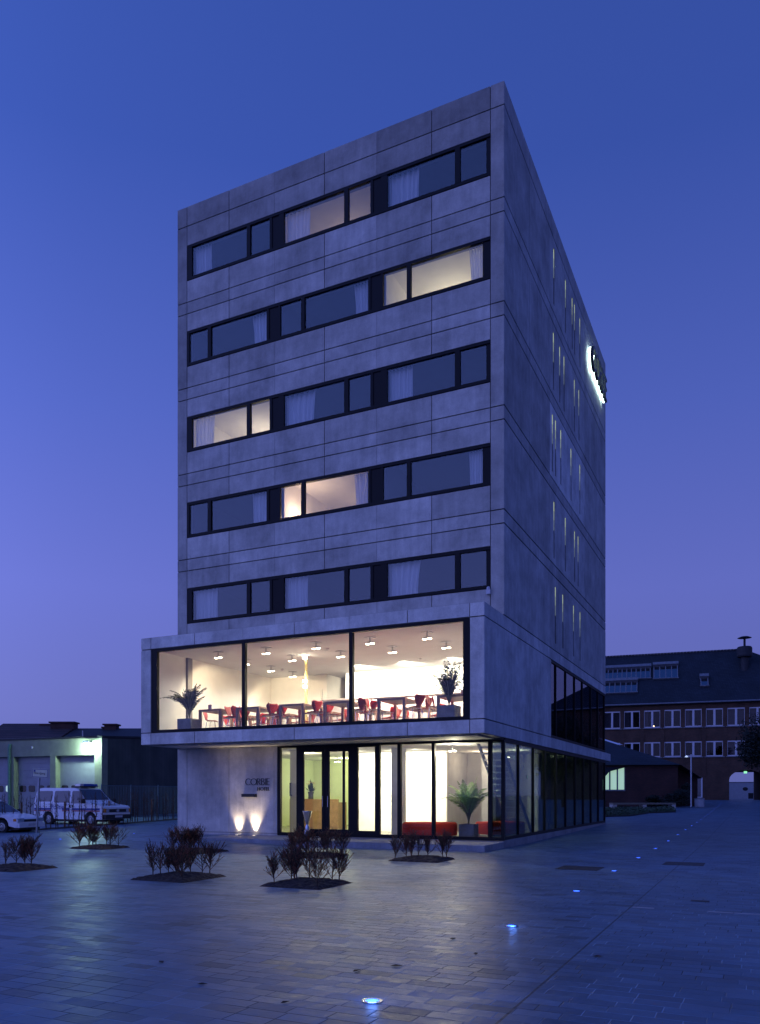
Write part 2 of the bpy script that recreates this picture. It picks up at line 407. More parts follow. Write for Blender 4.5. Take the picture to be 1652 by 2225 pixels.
sk = N('ShaderNodeVectorMath'); sk.operation = 'SCALE'; sk.inputs['Scale'].default_value = .05; L(sky.outputs[0], sk.inputs[0])
ad = N('ShaderNodeVectorMath'); L(gs.outputs[0], ad.inputs[0]); L(sk.outputs[0], ad.inputs[1]); L(ad.outputs[0], bg.inputs[0])
bg.inputs[1].default_value = 1.
sun = bpy.data.lights.new('afterglow', 'SUN'); sun.energy = .12; sun.angle = R(60); sun.color = (.66, .64, 1.)
so = bpy.data.objects.new('afterglow', sun); COL.objects.link(so)
so.rotation_euler = Vector((.55, .72, -.42)).to_track_quat('-Z', 'Y').to_euler()

# ------------------------------------------------------------------ ground
def axis_vals(lo, hi, dense_lo, dense_hi, step, far):
    v = []; x = dense_lo
    while x <= dense_hi+1e-6: v.append(x); x += step
    x = dense_lo; st = step
    while x > lo: st *= far; x -= st; v.append(max(x, lo))
    x = v and dense_hi; st = step
    while x < hi: st *= far; x += st; v.append(min(x, hi))
    return sorted(set(round(a, 3) for a in v))
xs = axis_vals(-700, 700, -40, 50, 1., 1.4); ys = axis_vals(-700, 900, -26, 90, 1., 1.4)
g = M(); g.add([(x, y, gz(x, y)) for y in ys for x in xs], [(j*len(xs)+i, j*len(xs)+i+1, (j+1)*len(xs)+i+1, (j+1)*len(xs)+i) for j in range(len(ys)-1) for i in range(len(xs)-1)])
g.build('plaza_pavement', PAVER, smooth=True, label='blue-grey slab paving of the square with long dark joints', kind='structure')

# ------------------------------------------------------------------ the hotel
X0, X1, YB = -12.0, 0.0, 16.9
XC = [-12, -11.57, -9.76, -7.9, -6.0, -4.12, -2.27, -.42, 0]
hotel = thing('hotel_building', 'tall bare concrete hotel with ribbon windows and glowing projecting restaurant box', 'hotel')
def toneof(a, b, base=1., amp=.10):
    return base*(1+amp*(random.random()*2-1))
FR = lambda u, v, h: (u, h, v)              # front faces: u = X, v = Z, h = Y
def cells(u0, u1, v0, v1, holes):
    us = sorted({u0, u1, *[min(max(h[i], u0), u1) for h in holes for i in (0, 1)]})
    vs = sorted({v0, v1, *[min(max(h[i], v0), v1) for h in holes for i in (2, 3)]})
    for a, b in zip(us, us[1:]):
        for c, d in zip(vs, vs[1:]):
            mu, mv = (a+b)/2, (c+d)/2
            if not any(h[0] < mu < h[1] and h[2] < mv < h[3] for h in holes): yield a, b, c, d
def panel(m, plane, u0, u1, v0, v1, h0, h1, holes=(), gap=.013, tone=1.):
    for a, b, c, d in cells(u0, u1, v0, v1, holes):
        ga = .004 if plane == 'y' and any(abs(a-q) < .001 for q in (-7.9, -4.12)) else gap; gb = .004 if plane == 'y' and any(abs(b-q) < .001 for q in (-7.9, -4.12)) else gap
        if plane == 'x': ga, gb = gap*.5, gap*.5
        a2 = a+ga if abs(a-u0) < 1e-6 else a; b2 = b-gb if abs(b-u1) < 1e-6 else b
        c2 = c+gap*1.35 if abs(c-v0) < 1e-6 else c; d2 = d-gap*1.35 if abs(d-v1) < 1e-6 else d
        if plane == 'y': m.box(a2, b2, h0, h1, c2, d2, 0, tone)
        else: m.box(h0, h1, a2, b2, c2, d2, 0, tone)
WB = [7.65+3.03*k for k in range(5)]; WT = [8.88+3.03*k for k in range(5)]
J1 = [9.51+3.03*k for k in range(4)]; J2 = [9.92+3.03*k for k in range(4)]
m = M()
for i, (a, b) in enumerate(zip(XC, XC[1:])):
    if i in (0, len(XC)-2):
        rows = [6.83]+[z for p in zip(J1, J2) for z in p]+[21.70, 22.4]
        for c, d in zip(rows, rows[1:]): panel(m, 'y', a, b, c, d, 0, .05, tone=toneof(0, 0, .86 if i else .78)*(1.06-.014*(c-6.8)))  # end panels carry the same painted fade of light up the wall
    else:
        segs = [(6.83, WB[0])]
        for k in range(4): segs += [(WT[k], J1[k]), (J1[k], J2[k]), (J2[k], WB[k+1])]
        segs += [(WT[4], 21.70), (21.70, 22.4)]
        for c, d in segs:
            tn = toneof(0, 0, 1.04, .13)*(1-.014*(c-6.8))  # darker with height: weaker light up the facade put into panel tone
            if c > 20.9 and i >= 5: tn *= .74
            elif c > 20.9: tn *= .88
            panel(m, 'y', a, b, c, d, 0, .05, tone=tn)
holes = [(-11.57, -.42, WB[k], WT[k]) for k in range(5)]
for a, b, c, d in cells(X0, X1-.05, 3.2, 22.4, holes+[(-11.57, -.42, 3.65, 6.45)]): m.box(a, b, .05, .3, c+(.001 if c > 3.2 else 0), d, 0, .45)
m.box(-11.57, -10.2, .2995, .31, 3.2, 3.3)
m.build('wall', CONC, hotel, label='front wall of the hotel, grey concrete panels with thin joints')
# side wall
SL = [[(6.48, 7.1, 9.17), (7.68, 7.13, 9.17), (9.61, 7.13, 9.17), (10.89, 7.15, 9.17)],
      [(6.25, 10.15, 12.2), (8.12, 10.15, 12.2), (9.8, 10.15, 12.2), (10.5, 10.15, 12.2)],
      [(6.01, 13.2, 15.25), (6.49, 13.2, 15.25), (7.34, 13.2, 15.25), (9.13, 13.2, 15.25), (10.84, 13.2, 15.25)],
      [(6.17, 16.2, 18.28), (7.17, 16.2, 18.28), (7.89, 16.2, 18.28), (9.77, 16.2, 18.28), (10.64, 16.2, 18.28)],
      [(6.22, 19.3, 21.33), (8.15, 19.3, 21.33), (9.35, 19.3, 21.33), (9.8, 19.3, 21.33), (10.84, 19.3, 21.33)]]
slits = [(y-.10, y+.10, a, b) for r in SL for y, a, b in r]
YC = [0, 2.8, 5.6, 8.7, 11.8, 14.4, 16.9]
m = M()
rows = [6.83]+[z for p in zip(J1, J2) for z in p]+[21.70, 22.4]
for ri, (c, d) in enumerate(zip(rows, rows[1:])):
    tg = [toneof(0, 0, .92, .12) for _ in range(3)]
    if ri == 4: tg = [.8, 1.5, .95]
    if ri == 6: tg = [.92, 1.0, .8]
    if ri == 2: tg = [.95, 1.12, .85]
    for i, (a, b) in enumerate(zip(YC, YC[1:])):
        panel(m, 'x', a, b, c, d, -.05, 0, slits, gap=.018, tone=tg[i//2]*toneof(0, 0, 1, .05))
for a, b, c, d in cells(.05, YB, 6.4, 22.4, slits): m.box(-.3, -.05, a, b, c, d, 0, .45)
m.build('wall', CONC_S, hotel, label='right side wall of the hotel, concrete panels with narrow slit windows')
# unseen faces and roof, so that the block is whole
m = M()
m.box(X0, X0+.25, .3, YB, 3.2, 22.4); m.box(X0+.25, -.3, YB-.25, YB, 3.2, 22.4)
m.build('wall', CONC, hotel, label='left and rear walls of the hotel')
m = M(); m.box(X0+.25, -.3, .3, YB-.25, 21.75, 22.1); m.build('roof', ROOFD, hotel)
# slit windows
slit_i = 0
for r in SL:
    for y, a, b in r:
        fr = M(); fr.box(-.036, -.026, y-.10, y+.10, a, b); f = fr.build('slit_window', PLASTB, hotel)
        q = M(); q.box(-.30, -.056, y-.08, y-.075, a, b)
        for k_, (f0, f1, e_) in enumerate(((.0, .16, .62), (.16, .32, .34), (.32, .5, .13))):  # fade of the light down the slit painted as three weakening glow bands
            q = M(); q.box(-.025, -.018, y-.06, y+.06, b-(b-a)*f1, b-(b-a)*f0-.004); q.build('lit_glass', bpy.data.materials.get('slit_glass_%d' % k_) or emit('slit_glass_%d' % k_, (.72, .82, .42), e_), f)
# floor slabs and party walls of the hotel rooms
m = M()
for k in range(6): m.box(X0+.25, -.3, .3, 9, 7.05+3.03*k-.0, 7.05+3.03*k+.3)
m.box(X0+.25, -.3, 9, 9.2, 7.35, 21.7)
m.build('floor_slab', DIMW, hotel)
# ribbon windows
LITW = {(4, 1): ((1., .76, .56), 13), (3, 2): ((1., .90, .62), 38), (2, 0): ((1., .86, .64), 36), (1, 1): ((1., .72, .5), 46)}
TA = [(-11.50, -11.35, -9.02, -8.88, -8.10), (-7.68, -7.54, -5.27, -5.12, -4.34), (-3.92, -3.76, -1.52, -1.36, -.55)]
TB = [(-11.46, -10.66, -10.52, -8.22), (-7.68, -6.87, -6.74, -4.42), (-3.90, -3.09, -2.96, -.66)]
def curtain(x0, x1, z0, z1, y, parent):
    pull = random.choice((.05, .12, .25, .32, .18))
    c = M(); n = 46; rows_ = 10; vs = []
    for j in range(rows_+1):
        t = j/rows_
        for i in range(n+1):
            u = i/n; w_ = 1-pull*math.sin(t*1.5)*(.35 if t < .9 else .3)
            x = x0+(x1-x0)*u*w_ if x1 > x0 else x0+(x1-x0)*u*w_
            vs.append((x, y+.035*math.sin(u*38+math.sin(t*2+u*5)*.8)+.015*math.sin(u*91), z1-(z1-z0)*t))
    c.add(vs, [(j*(n+1)+i, j*(n+1)+i+1, (j+1)*(n+1)+i+1, (j+1)*(n+1)+i) for j in range(rows_) for i in range(n)])
    return c.build('curtain', SHEER, parent, smooth=True)
posn = ['left', 'middle', 'right']; flr = ['lowest', 'second', 'third', 'fourth', 'top']
for k in range(5):
    z0, z1 = WB[k], WT[k]; typA = k % 2 == 0
    for j in range(3):
        f = M()
        if typA:
            xa, g0, g1, g2, g3 = TA[j]; panes = [(g0, g1), (g2, g3)]
        else:
            g0, g1, g2, g3 = TB[j]; panes = [(g0, g1), (g2, g3)]
        lo = -11.57 if j == 0 else (TA[j][0]-.06 if typA else TB[j][0]-.08); hi = [-7.84, -4.02, -.42][j] if typA else [-8.12, -4.32, -.42][j]
        hi = min(hi, -.42)
        nxt = -.42 if j == 2 else (TA[j+1][0]-.06 if typA else TB[j+1][0]-.08)
        # frame: rails, jambs, mullion, then the blank panel up to the next window
        f.box(lo+.004, nxt, -.012, .1, z0+.004, z0+.10); f.box(lo+.004, nxt, -.012, .1, z1-.09, z1-.004)
        zz0, zz1 = z0+.10, z1-.09
        f.box(lo+.004, panes[0][0], -.006, .1, zz0, zz1); f.box(panes[0][1], panes[1][0], -.016, .1, zz0, zz1)
        f.box(panes[1][1], nxt, .02, .1, zz0, zz1)
        if nxt-panes[1][1] > .3: f.box(panes[1][1]+.001, panes[1][1]+.09, -.006, .019, zz0, zz1)
        wdw = f.build('window', BLACK, hotel, label='%s room window on the %s of the five room floors%s' % (posn[j], flr[k], ', lit warm' if (k, j) in LITW else ', dark'))
        for a, b in panes:
            q = M(); q.box(a, b, .03, .045, zz0, zz1); q.build('pane', G_WIN, wdw)
        if typA: curtain(panes[0][0]-.02, panes[0][0]+[.95, .8, 1.05, .7, .9, 1.0, .85, 1.1, .78][(k*3+j) % 9], z0+.02, z1-.06, .22, wdw)
        else: curtain(panes[1][1]+.02, panes[1][1]-[.62, .55, .5, .7, .6, .48][(k*3+j) % 6], z0+.02, z1-.06, .22, wdw)
        # the room behind
        rm = M(); a, b = lo+.05, nxt-.05 if j < 2 else -.32
        lit = (k, j) in LITW
        rm.box(a-.04, a, .3, 5, z0-.3, z1+.38); rm.box(b, b+.04, .3, 5, z0-.3, z1+.38); rm.box(a, b, 5, 5.04, z0-.3, z1+.38)
        rm.box(a, b, .3, 5, z1+.34, z1+.38); rm.box(a, b, .3, 5, z0-.34, z0-.3)
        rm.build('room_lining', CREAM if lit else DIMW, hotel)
        if lit:
            c_, en = LITW[(k, j)]
            cx = (a+b)/2
            if (k, j) == (1, 1):
                lamp('room_light', 'POINT', (a+.45, 1.0, z0+.35), 70, c_, .12); lamp('room_light', 'POINT', (cx+.7, 3.2, z0+.7), 50, c_, .2)
                w2 = M(); w2.box(cx+.45, cx+1.15, 2.6, 3.1, z0-.3, z0+1.05); w2.build('wardrobe', plain('wardrobe_laminate', (.16, .13, .2), .6), hotel)
            else: lamp('room_light', 'POINT', (cx-.3, 2.6, z0+.4), en*2.0, c_, .3)
# small white sensor dome on the corner below the lowest windows
m = M(); m.box(-.52, -.40, -.10, 0, 7.47, 7.60); m.lathe([(.055, 0), (.055, .05), (.035, .085), (.0, .095)], (-.46, -.06, 7.60), 12)
m.build('camera_housing', FRAMEW, label='small white camera on the concrete just under the lowest right window', cat='security camera')

# ------ first floor box
YF = -1.85
m = M()
for i, (a, b) in enumerate(zip(XC, XC[1:])):
    end = i in (0, len(XC)-2)
    for c, d in ([(3.25, 3.65), (3.65, 6.43), (6.43, 6.83)] if end else [(3.25, 3.65), (6.43, 6.83)]):
        panel(m, 'y', a, b, c, d, YF, YF+.05, tone=toneof(0, 0, 1.25, .06))
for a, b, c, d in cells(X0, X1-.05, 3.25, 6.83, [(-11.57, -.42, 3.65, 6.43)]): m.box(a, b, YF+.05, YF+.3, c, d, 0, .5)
m.build('wall', CONC, hotel, label='concrete frame round the restaurant window')
m = M(); m.box(X0+.02, -.06, YF+.3, 0.05, 6.62, 6.82); m.build('roof', CONC, hotel, label='flat roof of the projecting box')
m = M()
sideholes = [(5.78, 16.9, 3.65, 6.43)]
for a, b, c, d in [(YF, 0, 3.25, 3.65), (0, 5.78, 3.25, 3.65), (5.78, 11.8, 3.25, 3.65), (11.8, 18.35, 3.25, 3.65), (YF, 0, 3.65, 6.43), (0, 2.8, 3.65, 6.43), (2.8, 5.78, 3.65, 6.43),
                   (YF, 0, 6.43, 6.83), (0, 5.6, 6.43, 6.83), (5.6, 11.8, 6.43, 6.83), (11.8, 16.9, 6.43, 6.83)]:
    panel(m, 'x', a, b, c, d, -.05, 0, tone=toneof(0, 0, 1.22, .07))
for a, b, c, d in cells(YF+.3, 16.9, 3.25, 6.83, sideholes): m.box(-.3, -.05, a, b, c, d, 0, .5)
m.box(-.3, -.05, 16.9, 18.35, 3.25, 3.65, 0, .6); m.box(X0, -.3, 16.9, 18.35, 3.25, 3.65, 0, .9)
m.build('wall', CONC_S, hotel, label='concrete side of the projecting box, running on below the dark side windows')
m = M(); m.box(X0, X0+.3, YF+.3, 0, 3.25, 6.83); m.build('wall', CONC, hotel, label='left cheek of the projecting box')
# soffit with joints
m = M()
for i in range(6):
    a = X0+.3+(11.7-.3)/6*i; b = a+11.4/6
    m.box(a+.008, b-.008, YF+.3, -.003, 3.22, 3.30, 0, toneof(0, 0, 1.05, .05))
m.box(X0+.3, -.3, YF+.3, 16.6, 3.30, 3.45)
m.build('soffit', CONC, hotel)
# restaurant window
f = M(); zb, zt = 3.65, 6.43; yb = YF+.02
f.box(-11.57, -.42, yb, yb+.12, zb+.004, zb+.09); f.box(-11.57, -.42, yb, yb+.12, zt-.09, zt-.004)
f.box(-11.565, -11.33, yb+.004, yb+.12, zb+.09, zt-.09); f.box(-.62, -.425, yb+.004, yb+.12, zb+.09, zt-.09)
for x in (-7.87, -4.08): f.box(x-.06, x+.06, yb-.004, yb+.12, zb+.09, zt-.09)
rw = f.build('window', BLACK, hotel, label='huge three-pane restaurant window with black frame')
for a, b in [(-11.33, -7.93), (-7.81, -4.14), (-4.02, -.62)]:
    q = M(); q.box(a, b, yb+.05, yb+.07, zb+.09, zt-.09); q.build('pane', G_REST, rw)
# restaurant room
FZ, CZ = 3.69, 6.45
m = M(); m.box(X0+.3, -.3, YF+.3, 9, FZ-.2, FZ); m.build('floor', FLOORM, hotel, label='restaurant floor')
m = M(); m.box(X0+.3, -.3, YF+.3, 9, CZ, CZ+.16); m.build('ceiling', CEIL, hotel, label='pale restaurant ceiling')
m = M()
m.box(X0+.3, X0+.34, YF+.3, 5.5, FZ, CZ); m.box(X0+.3, -9.0, 5.5, 5.6, FZ, CZ); m.box(-9.05, -9.0, 5.6, 7.8, FZ, CZ); m.box(-9.05, -7.2, 7.8, 7.9, FZ, CZ)
m.box(-8.2, -8.1, 5.7, 7.8, FZ, CZ)
m.build('inner_wall', CREAM, hotel, label='cream walls at the back left of the restaurant')
m = M(); m.box(-8.2, -.3, 5.6, 5.7, FZ, CZ); m.box(-.34, -.3, YF+.3, 5.6, FZ, CZ); m.build('inner_wall', WHITEW, hotel, label='brightly lit white wall at the back right of the restaurant')
m = M(); m.box(-9.2, -.6, 4.75, 4.9, FZ, 5.28); m.box(-9.24, -.56, 4.70, 4.95, 5.28, 5.32)
m.build('bar_counter', plain('counter_laminate', (.55, .45, .42), .6), label='long pale counter in front of the bright restaurant wall', cat='counter')
m = M(); m.box(-9.9, -9.2, 5.46, 5.5, FZ, 5.85); m.box(-9.84, -9.26, 5.44, 5.4595, FZ, 5.79); dd = m.build('inner_door', CREAM, hotel)
m = M(); m.tube([(-7.58, 1.5, FZ), (-7.58, 1.5, CZ)], .05, 12); col = m.build('reflection_pole', plain('reflection_yellow', (.75, .62, .22), .4), label='pale yellow streak of lamps reflected in the restaurant glass, built as a pole', cat='reflection')  # added pole standing in for floodlights reflected in the window
for z in (6.36, 5.55, 5.36):
    q = M(); q.lathe([(.0, -.05), (.075, -.03), (.075, .03), (.0, .05)], (-7.58, 1.42, z), 12, cap=False); q.build('bulb', emit('reflection_glow', (1., .9, .7), 40), col)
lamp('reflection_light', 'POINT', (-7.5, 1.25, 5.5), 14, (1, .85, .6), .08)  # light added to go with the modelled reflection

# ceiling lamps of the restaurant
def ceiling_lamp():
    t = thing('ceiling_spotlight', 'x', 'ceiling lamp')
    m = M(); m.box(-.13, .13, -.13, .13, -.012, 0); m.build('mounting_plate', plain('lamp_plate', (.3, .3, .32), .4, .5), t)
    m = M(); m.tube([(0, 0, -.012), (0, 0, -.14)], .028, 10); m.build('stem', STEEL, t)
    for s in (-1, 1):
        m = M(); m.tube([(0, 0, -.13), (s*.07, 0, -.15)], .012, 6); m.lathe([(.02, .05), (.035, .045), (.075, .01), (.08, 0)], (s*.085, .02*s, -.19), 14)
        h = m.build('lamp_head', STEEL, t, smooth=False)
        q = M(); q.lathe([(.068, 0), (.05, -.022), (0, -.026)], (s*.085, .02*s, -.191), 14); q.build('bulb', BULB, h)
    return t
cl = ceiling_lamp(); KIDS.clear()
fx = [(-9.92, -.39), (-8.0, -.37), (-6.05, -.45), (-4.15, -.42), (-2.27, -.37), (-9.9, 1.2), (-7.97, 1.2), (-6.08, 1.25), (-4.15, 1.25), (-2.27, 1.25), (-9.92, 2.85), (-9.92, 4.4)]
fl = ['leftmost of the five nearest the glass', 'second from left of the five nearest the glass', 'middle one of the five nearest the glass', 'fourth from left of the five nearest the glass', 'rightmost of the five nearest the glass',
      'leftmost of the second row', 'second from left of the second row', 'middle one of the second row', 'fourth from left of the second row', 'rightmost of the second row', 'third one back in the leftmost column', 'deepest one near the back left wall']
for i, ((x, y), lb) in enumerate(zip(fx, fl)):
    place(cl, i == 0, (x, y, CZ), R(-20), 'twin-head restaurant ceiling lamp, '+lb, 'restaurant ceiling lamps')
# room light: each pair of rows gets its share from the lamps on the ceiling
for (x, y, en) in [(-9.9, .4, 6), (-8, .6, 7), (-6.05, .4, 9), (-4.15, .4, 15), (-2.3, .4, 22), (-9.9, 3.4, 9)]:
    lamp('restaurant_light', 'SPOT', (x, y, CZ-.3), en*24, (1, .96, .84), .1, spot=165, blend=.5)
for x in (-6.9, -5.0, -3.2, -1.6):
    o = lamp('wall_washer', 'SPOT', (x, 3.9, CZ-.12), 1000, (1, .93, .74), .1, spot=120, blend=.8); aim(o, (x, 5.6, 5.5))
o = lamp('wall_washer', 'SPOT', (-10.3, 3.3, CZ-.25), 200, (1, .82, .54), .1, spot=110, blend=.4); aim(o, (-10.6, 5.6, 4.4))
o = lamp('wall_washer', 'SPOT', (-10.2, .4, CZ-.25), 150, (1, .82, .54), .1, spot=110, blend=.4); aim(o, (-11.7, 1.5, 4.3))
def smoke(x, y, lb):
    m = M(); m.lathe([(.055, 0), (.055, -.03), (.03, -.05), (0, -.052)], (x, y, CZ), 14); m.build('smoke_detector', FRAMEW, label=lb, cat='smoke detector')
smoke(-6.21, .56, 'round smoke detector on the ceiling above the middle restaurant pane'); smoke(-9.96, 3.7, 'round smoke detector towards the back left of the ceiling'); smoke(-4.19, 3.74, 'round smoke detector on the ceiling before the bright wall')
# tables and chairs
def table():
    t = thing('dining_table', 'x', 'table')
    m = M(); m.box(-.45, .45, -.62, .62, .69, .75); m.build('tabletop', WOOD_T, t)
    for x in (-.41, .41):
        for y in (-.58, .58):
            m = M(); m.box(x-.04, x+.04, y-.04, y+.04, 0, .69); m.build('leg', WOOD_T, t)
    return t
def chair():
    t = thing('dining_chair', 'x', 'chair')
    # seat shell, front towards +x
    m = M(); n = 9; W_ = [.17, .19, .205, .21, .205, .195, .18, .14]
    vs = []
    for j, w_ in enumerate(W_):
        x = .20-.40*j/7; z = .455-.012*math.cos((j-2)*.7)+(.02 if j == 7 else 0)-(.015 if j == 0 else 0)
        for i in range(n):
            u = i/(n-1)*2-1; vs.append((x, u*w_, z+.012*u*u))
    m.add(vs, [(j*n+i, j*n+i+1, (j+1)*n+i+1, (j+1)*n+i) for j in range(7) for i in range(n-1)])
    o = m.build('seat', REDCH, t, smooth=True); o.modifiers.new('s', 'SOLIDIFY').thickness = .012
    m = M(); prof = [(-.20, .475, .13), (-.235, .50, .09), (-.25, .55, .105), (-.262, .62, .155), (-.28, .70, .195), (-.30, .77, .205), (-.315, .815, .175), (-.32, .83, .15)]
    vs = []
    for j, (x, z, w_) in enumerate(prof):
        for i in range(n):
            u = i/(n-1)*2-1; vs.append((x+.03*u*u, u*w_, z-(.018*(1-u*u) if j == 7 else 0)))
    m.add(vs, [(j*n+i, j*n+i+1, (j+1)*n+i+1, (j+1)*n+i) for j in range(7) for i in range(n-1)])
    o = m.build('backrest', REDCH, t, smooth=True); o.modifiers.new('s', 'SOLIDIFY').thickness = .012
    for x in (-1, 1):
        for y in (-1, 1):
            m = M(); m.tube([(x*.05, y*.07, .437), (x*.12, y*.15, .435), (x*.145, y*.175, .40), (x*.20, y*.215, 0)], .009, 6); m.build('leg', CHROME, t)
    return t
tb, ch = table(), chair()
TX = [-9.78, -8.27, -6.53, -4.93, -3.09, -1.2]; TN = ['leftmost', 'second', 'third', 'fourth', 'fifth', 'rightmost']
first = True
for i, x in enumerate(TX):
    y = -.55 + (.12 if i in (0, 1) else 0)
    place(tb, i == 0, (x, y, FZ), 0, 'square-legged wooden table, %s of the six by the restaurant glass' % TN[i] if i in (0, 5) else 'square-legged wooden table, %s from the left by the restaurant glass' % TN[i], 'restaurant tables')
    for sx in (-1, 1):
        for k, yy in enumerate((-.38, .32)):
            if i == 0 and sx < 0 and k == 0: continue
            place(ch, first, (x+sx*(.60+random.uniform(-.04, .07)), y+yy+random.uniform(-.04, .04), FZ), (math.pi-.3 if sx > 0 else .3)+random.uniform(-.3, .3),
                  'red shell chair on the %s side of the %s table, %s the glass' % ('left' if sx < 0 else 'right', TN[i], 'nearer' if k == 0 else 'further from'), 'red restaurant chairs')
            first = False
TY2 = [(-10.2, 1.9), (-8.6, 2.0), (-6.9, 1.9), (-5.2, 2.0), (-3.3, 1.9)]; W5 = ['leftmost', 'second', 'middle', 'fourth', 'rightmost']
for i, (x, y) in enumerate(TY2):
    place(tb, False, (x, y, FZ), 0, 'wooden table in the second row back, the %s of the five there' % W5[i], 'restaurant tables')
    for sx in (-1, 1):
        for k, yy in enumerate((-.36, .33)):
            place(ch, False, (x+sx*random.uniform(.52, .68), y+yy, FZ), (math.pi if sx > 0 else 0)+random.uniform(-.3, .3), 'red chair %s of the %s table in the second row, %s the glass' % ('left' if sx < 0 else 'right', W5[i], 'nearer' if k == 0 else 'further from'), 'red restaurant chairs')
def menu(x, y, lb):
    m = M(); m.box(x-.06, x+.06, y-.02, y-.014, FZ+.751, FZ+.93); m.box(x-.06, x+.06, y+.014, y+.02, FZ+.751, FZ+.93); m.box(x-.06, x+.06, y-.014, y+.014, FZ+.751, FZ+.757)
    m.build('menu_card', plain('menu_print', (.5, .35, .4), .5, 0, .3, 30), label=lb, cat='menu card')
menu(-9.95, -.8, 'folded menu card standing on the leftmost restaurant table'); menu(-4.65, -.7, 'folded menu card standing on the fourth restaurant table'); menu(-1.0, -.8, 'folded menu card on the table behind the right palm')
# palms
def planter(x, y, z, w_, h, lb):
    m = M(); a = w_/2; m.box(x-a, x+a, y-a, y-a+.03, z, z+h); m.box(x-a, x+a, y+a-.03, y+a, z, z+h); m.box(x-a, x-a+.03, y-a+.03, y+a-.03, z, z+h); m.box(x+a-.03, x+a, y-a+.03, y+a-.03, z, z+h)
    m.box(x-a+.03, x+a-.03, y-a+.03, y+a-.03, z+.01, z+h-.06)
    m.build('planter', LEAD, label=lb, cat='planter')
def palm(x, y, z, h, lb, seed, spread=.55, mat=LEAFP, nf=17):
    rn = random.Random(seed); t = thing('palm', lb, 'palm', (x, y, z))
    st = M(); lf = M()
    for k in range(nf):
        az = k*2.4+rn.uniform(-.4, .4); ln = h*rn.uniform(.6, 1.02); out = spread*rn.uniform(.35, 1.15)*(1 if k % 3 else .45)
        pts = []; n = 12
        for i in range(n+1):
            u = i/n; r_ = out*(u**2.1)*1.15; zz = ln*(u-.42*u**3.4*(out/spread)) 
            pts.append(Vector((math.cos(az)*(r_+.05*u), math.sin(az)*(r_+.05*u), zz)))
        st.tube(pts, [.010*(1-.75*i/n)+.002 for i in range(n+1)], 5)
        for i in range(int(n*.34), n):
            for q in range(3):
                u = (q)/3.; p = pts[i].lerp(pts[i+1], u); d = (pts[i+1]-pts[i]).normalized(); side = d.cross(Vector((0, 0, 1))).normalized()
                f_ = (i+u-n*.34)/(n*.66); L_ = .20*math.sin(math.pi*min(1, .18+.8*f_))*h/1.5
                for s in (-1, 1):
                    tip = p+side*s*L_*.8+d*L_*.62+Vector((0, 0, -L_*.28*rn.uniform(.4, 1.6)))
                    mid = p.lerp(tip, .45)+Vector((0, 0, .02)); wv = d*.012
                    lf.add([p-wv*.4, p+wv*.4, mid+wv, tip, mid-wv], [(0, 1, 2, 4), (2, 3, 4)])
    st.build('stems', STEM, t); lf.build('fronds', mat, t)
    return t
planter(-10.45, -1.25, FZ, .56, .42, 'grey square planter under the left restaurant palm'); palm(-10.45, -1.25, FZ+.36, 1.5, 'feathery palm in the left corner of the restaurant window', 3, .8, nf=30)
planter(-1.24, -1.25, FZ, .52, .42, 'grey square planter under the right restaurant palm'); palm(-1.24, -1.25, FZ+.36, 1.65, 'feathery palm in the right corner of the restaurant window', 5, .8, nf=30)

# ------ side windows, first floor
f = M(); yy = [5.78, 6.7, 8.36, 10.0, 11.56, 13.45, 15.16, 16.9]
f.box(-.14, -.03, 5.78, 16.9, 3.654, 3.74); f.box(-.14, -.03, 5.78, 16.9, 6.36, 6.426)
for i, y in enumerate(yy):
    a, b = (y, y+.05) if i == 0 else ((y-.05, y) if i == 7 else (y-.022, y+.022)); f.box(-.14, -.026, a, b, 3.74, 6.36)
sw = f.build('window', BLACK, hotel, label='dark seven-pane window strip in the side of the hotel')
for i, (a, b) in enumerate(zip(yy, yy[1:])):
    q = M(); q.box(-.09, -.07, a+(.05 if i == 0 else .022), b-(.05 if i == 6 else .022), 3.74, 6.36); q.build('pane', G_SIDEUP, sw)
m = M(); m.box(-6, -.3, 5.7, 16.6, 3.45, 3.65); m.box(-6, -.3, 5.7, 16.6, 6.45, 6.6); m.box(-6.1, -6, 5.7, 16.6, 3.65, 6.45)
for y in (9.6, 13.2): m.box(-6, -1.2, y, y+.1, 3.65, 6.45)
m.build('room_lining', plain('brown_room_wall', (.22, .16, .13), .8), hotel)
t = thing('wall_lamp', 'warm lamp cluster glowing behind the first dark side window', 'wall lamp', (-1.0, 7.3, 4.62))
m = M(); m.box(-.03, .03, -.3, .3, .05, .09); m.build('bracket', STEEL, t)
for y in (-.24, -.05, .1, .25):
    m = M(); m.lathe([(0, -.05), (.05, -.02), (.04, .04)], (0, y, 0), 10, cap=False); m.build('bulb', BULB, t)
lamp('side_room_light', 'POINT', (-1.1, 7.3, 4.3), 7, (1, .7, .35), .1)
# ------ ground floor: concrete wall at left
m = M(); XG = [-12, -11.57, -9.76, -7.93, -7.8]
for a, b in zip(XG, XG[1:]):
    panel(m, 'y', a, b, .3, 3.22, 0, .05, tone=toneof(0, 0, 1.02, .05), gap=.009); panel(m, 'y', a, b, 0, .3, 0, .05, tone=toneof(0, 0, .95, .05), gap=.009)
m.box(-12, -7.8, .05, .3, 0, 3.3, 0, .5); m.box(-12, -11.75, .3, YB, 0, 3.3)
m.build('wall', CONC, hotel, label='ground floor concrete wall left of the entrance carrying the hotel name')
m = M(); m.box(-11.75, -.3, YB-.3, YB-.05, 0, 3.3); m.build('wall', CONC, hotel, label='rear ground floor wall')
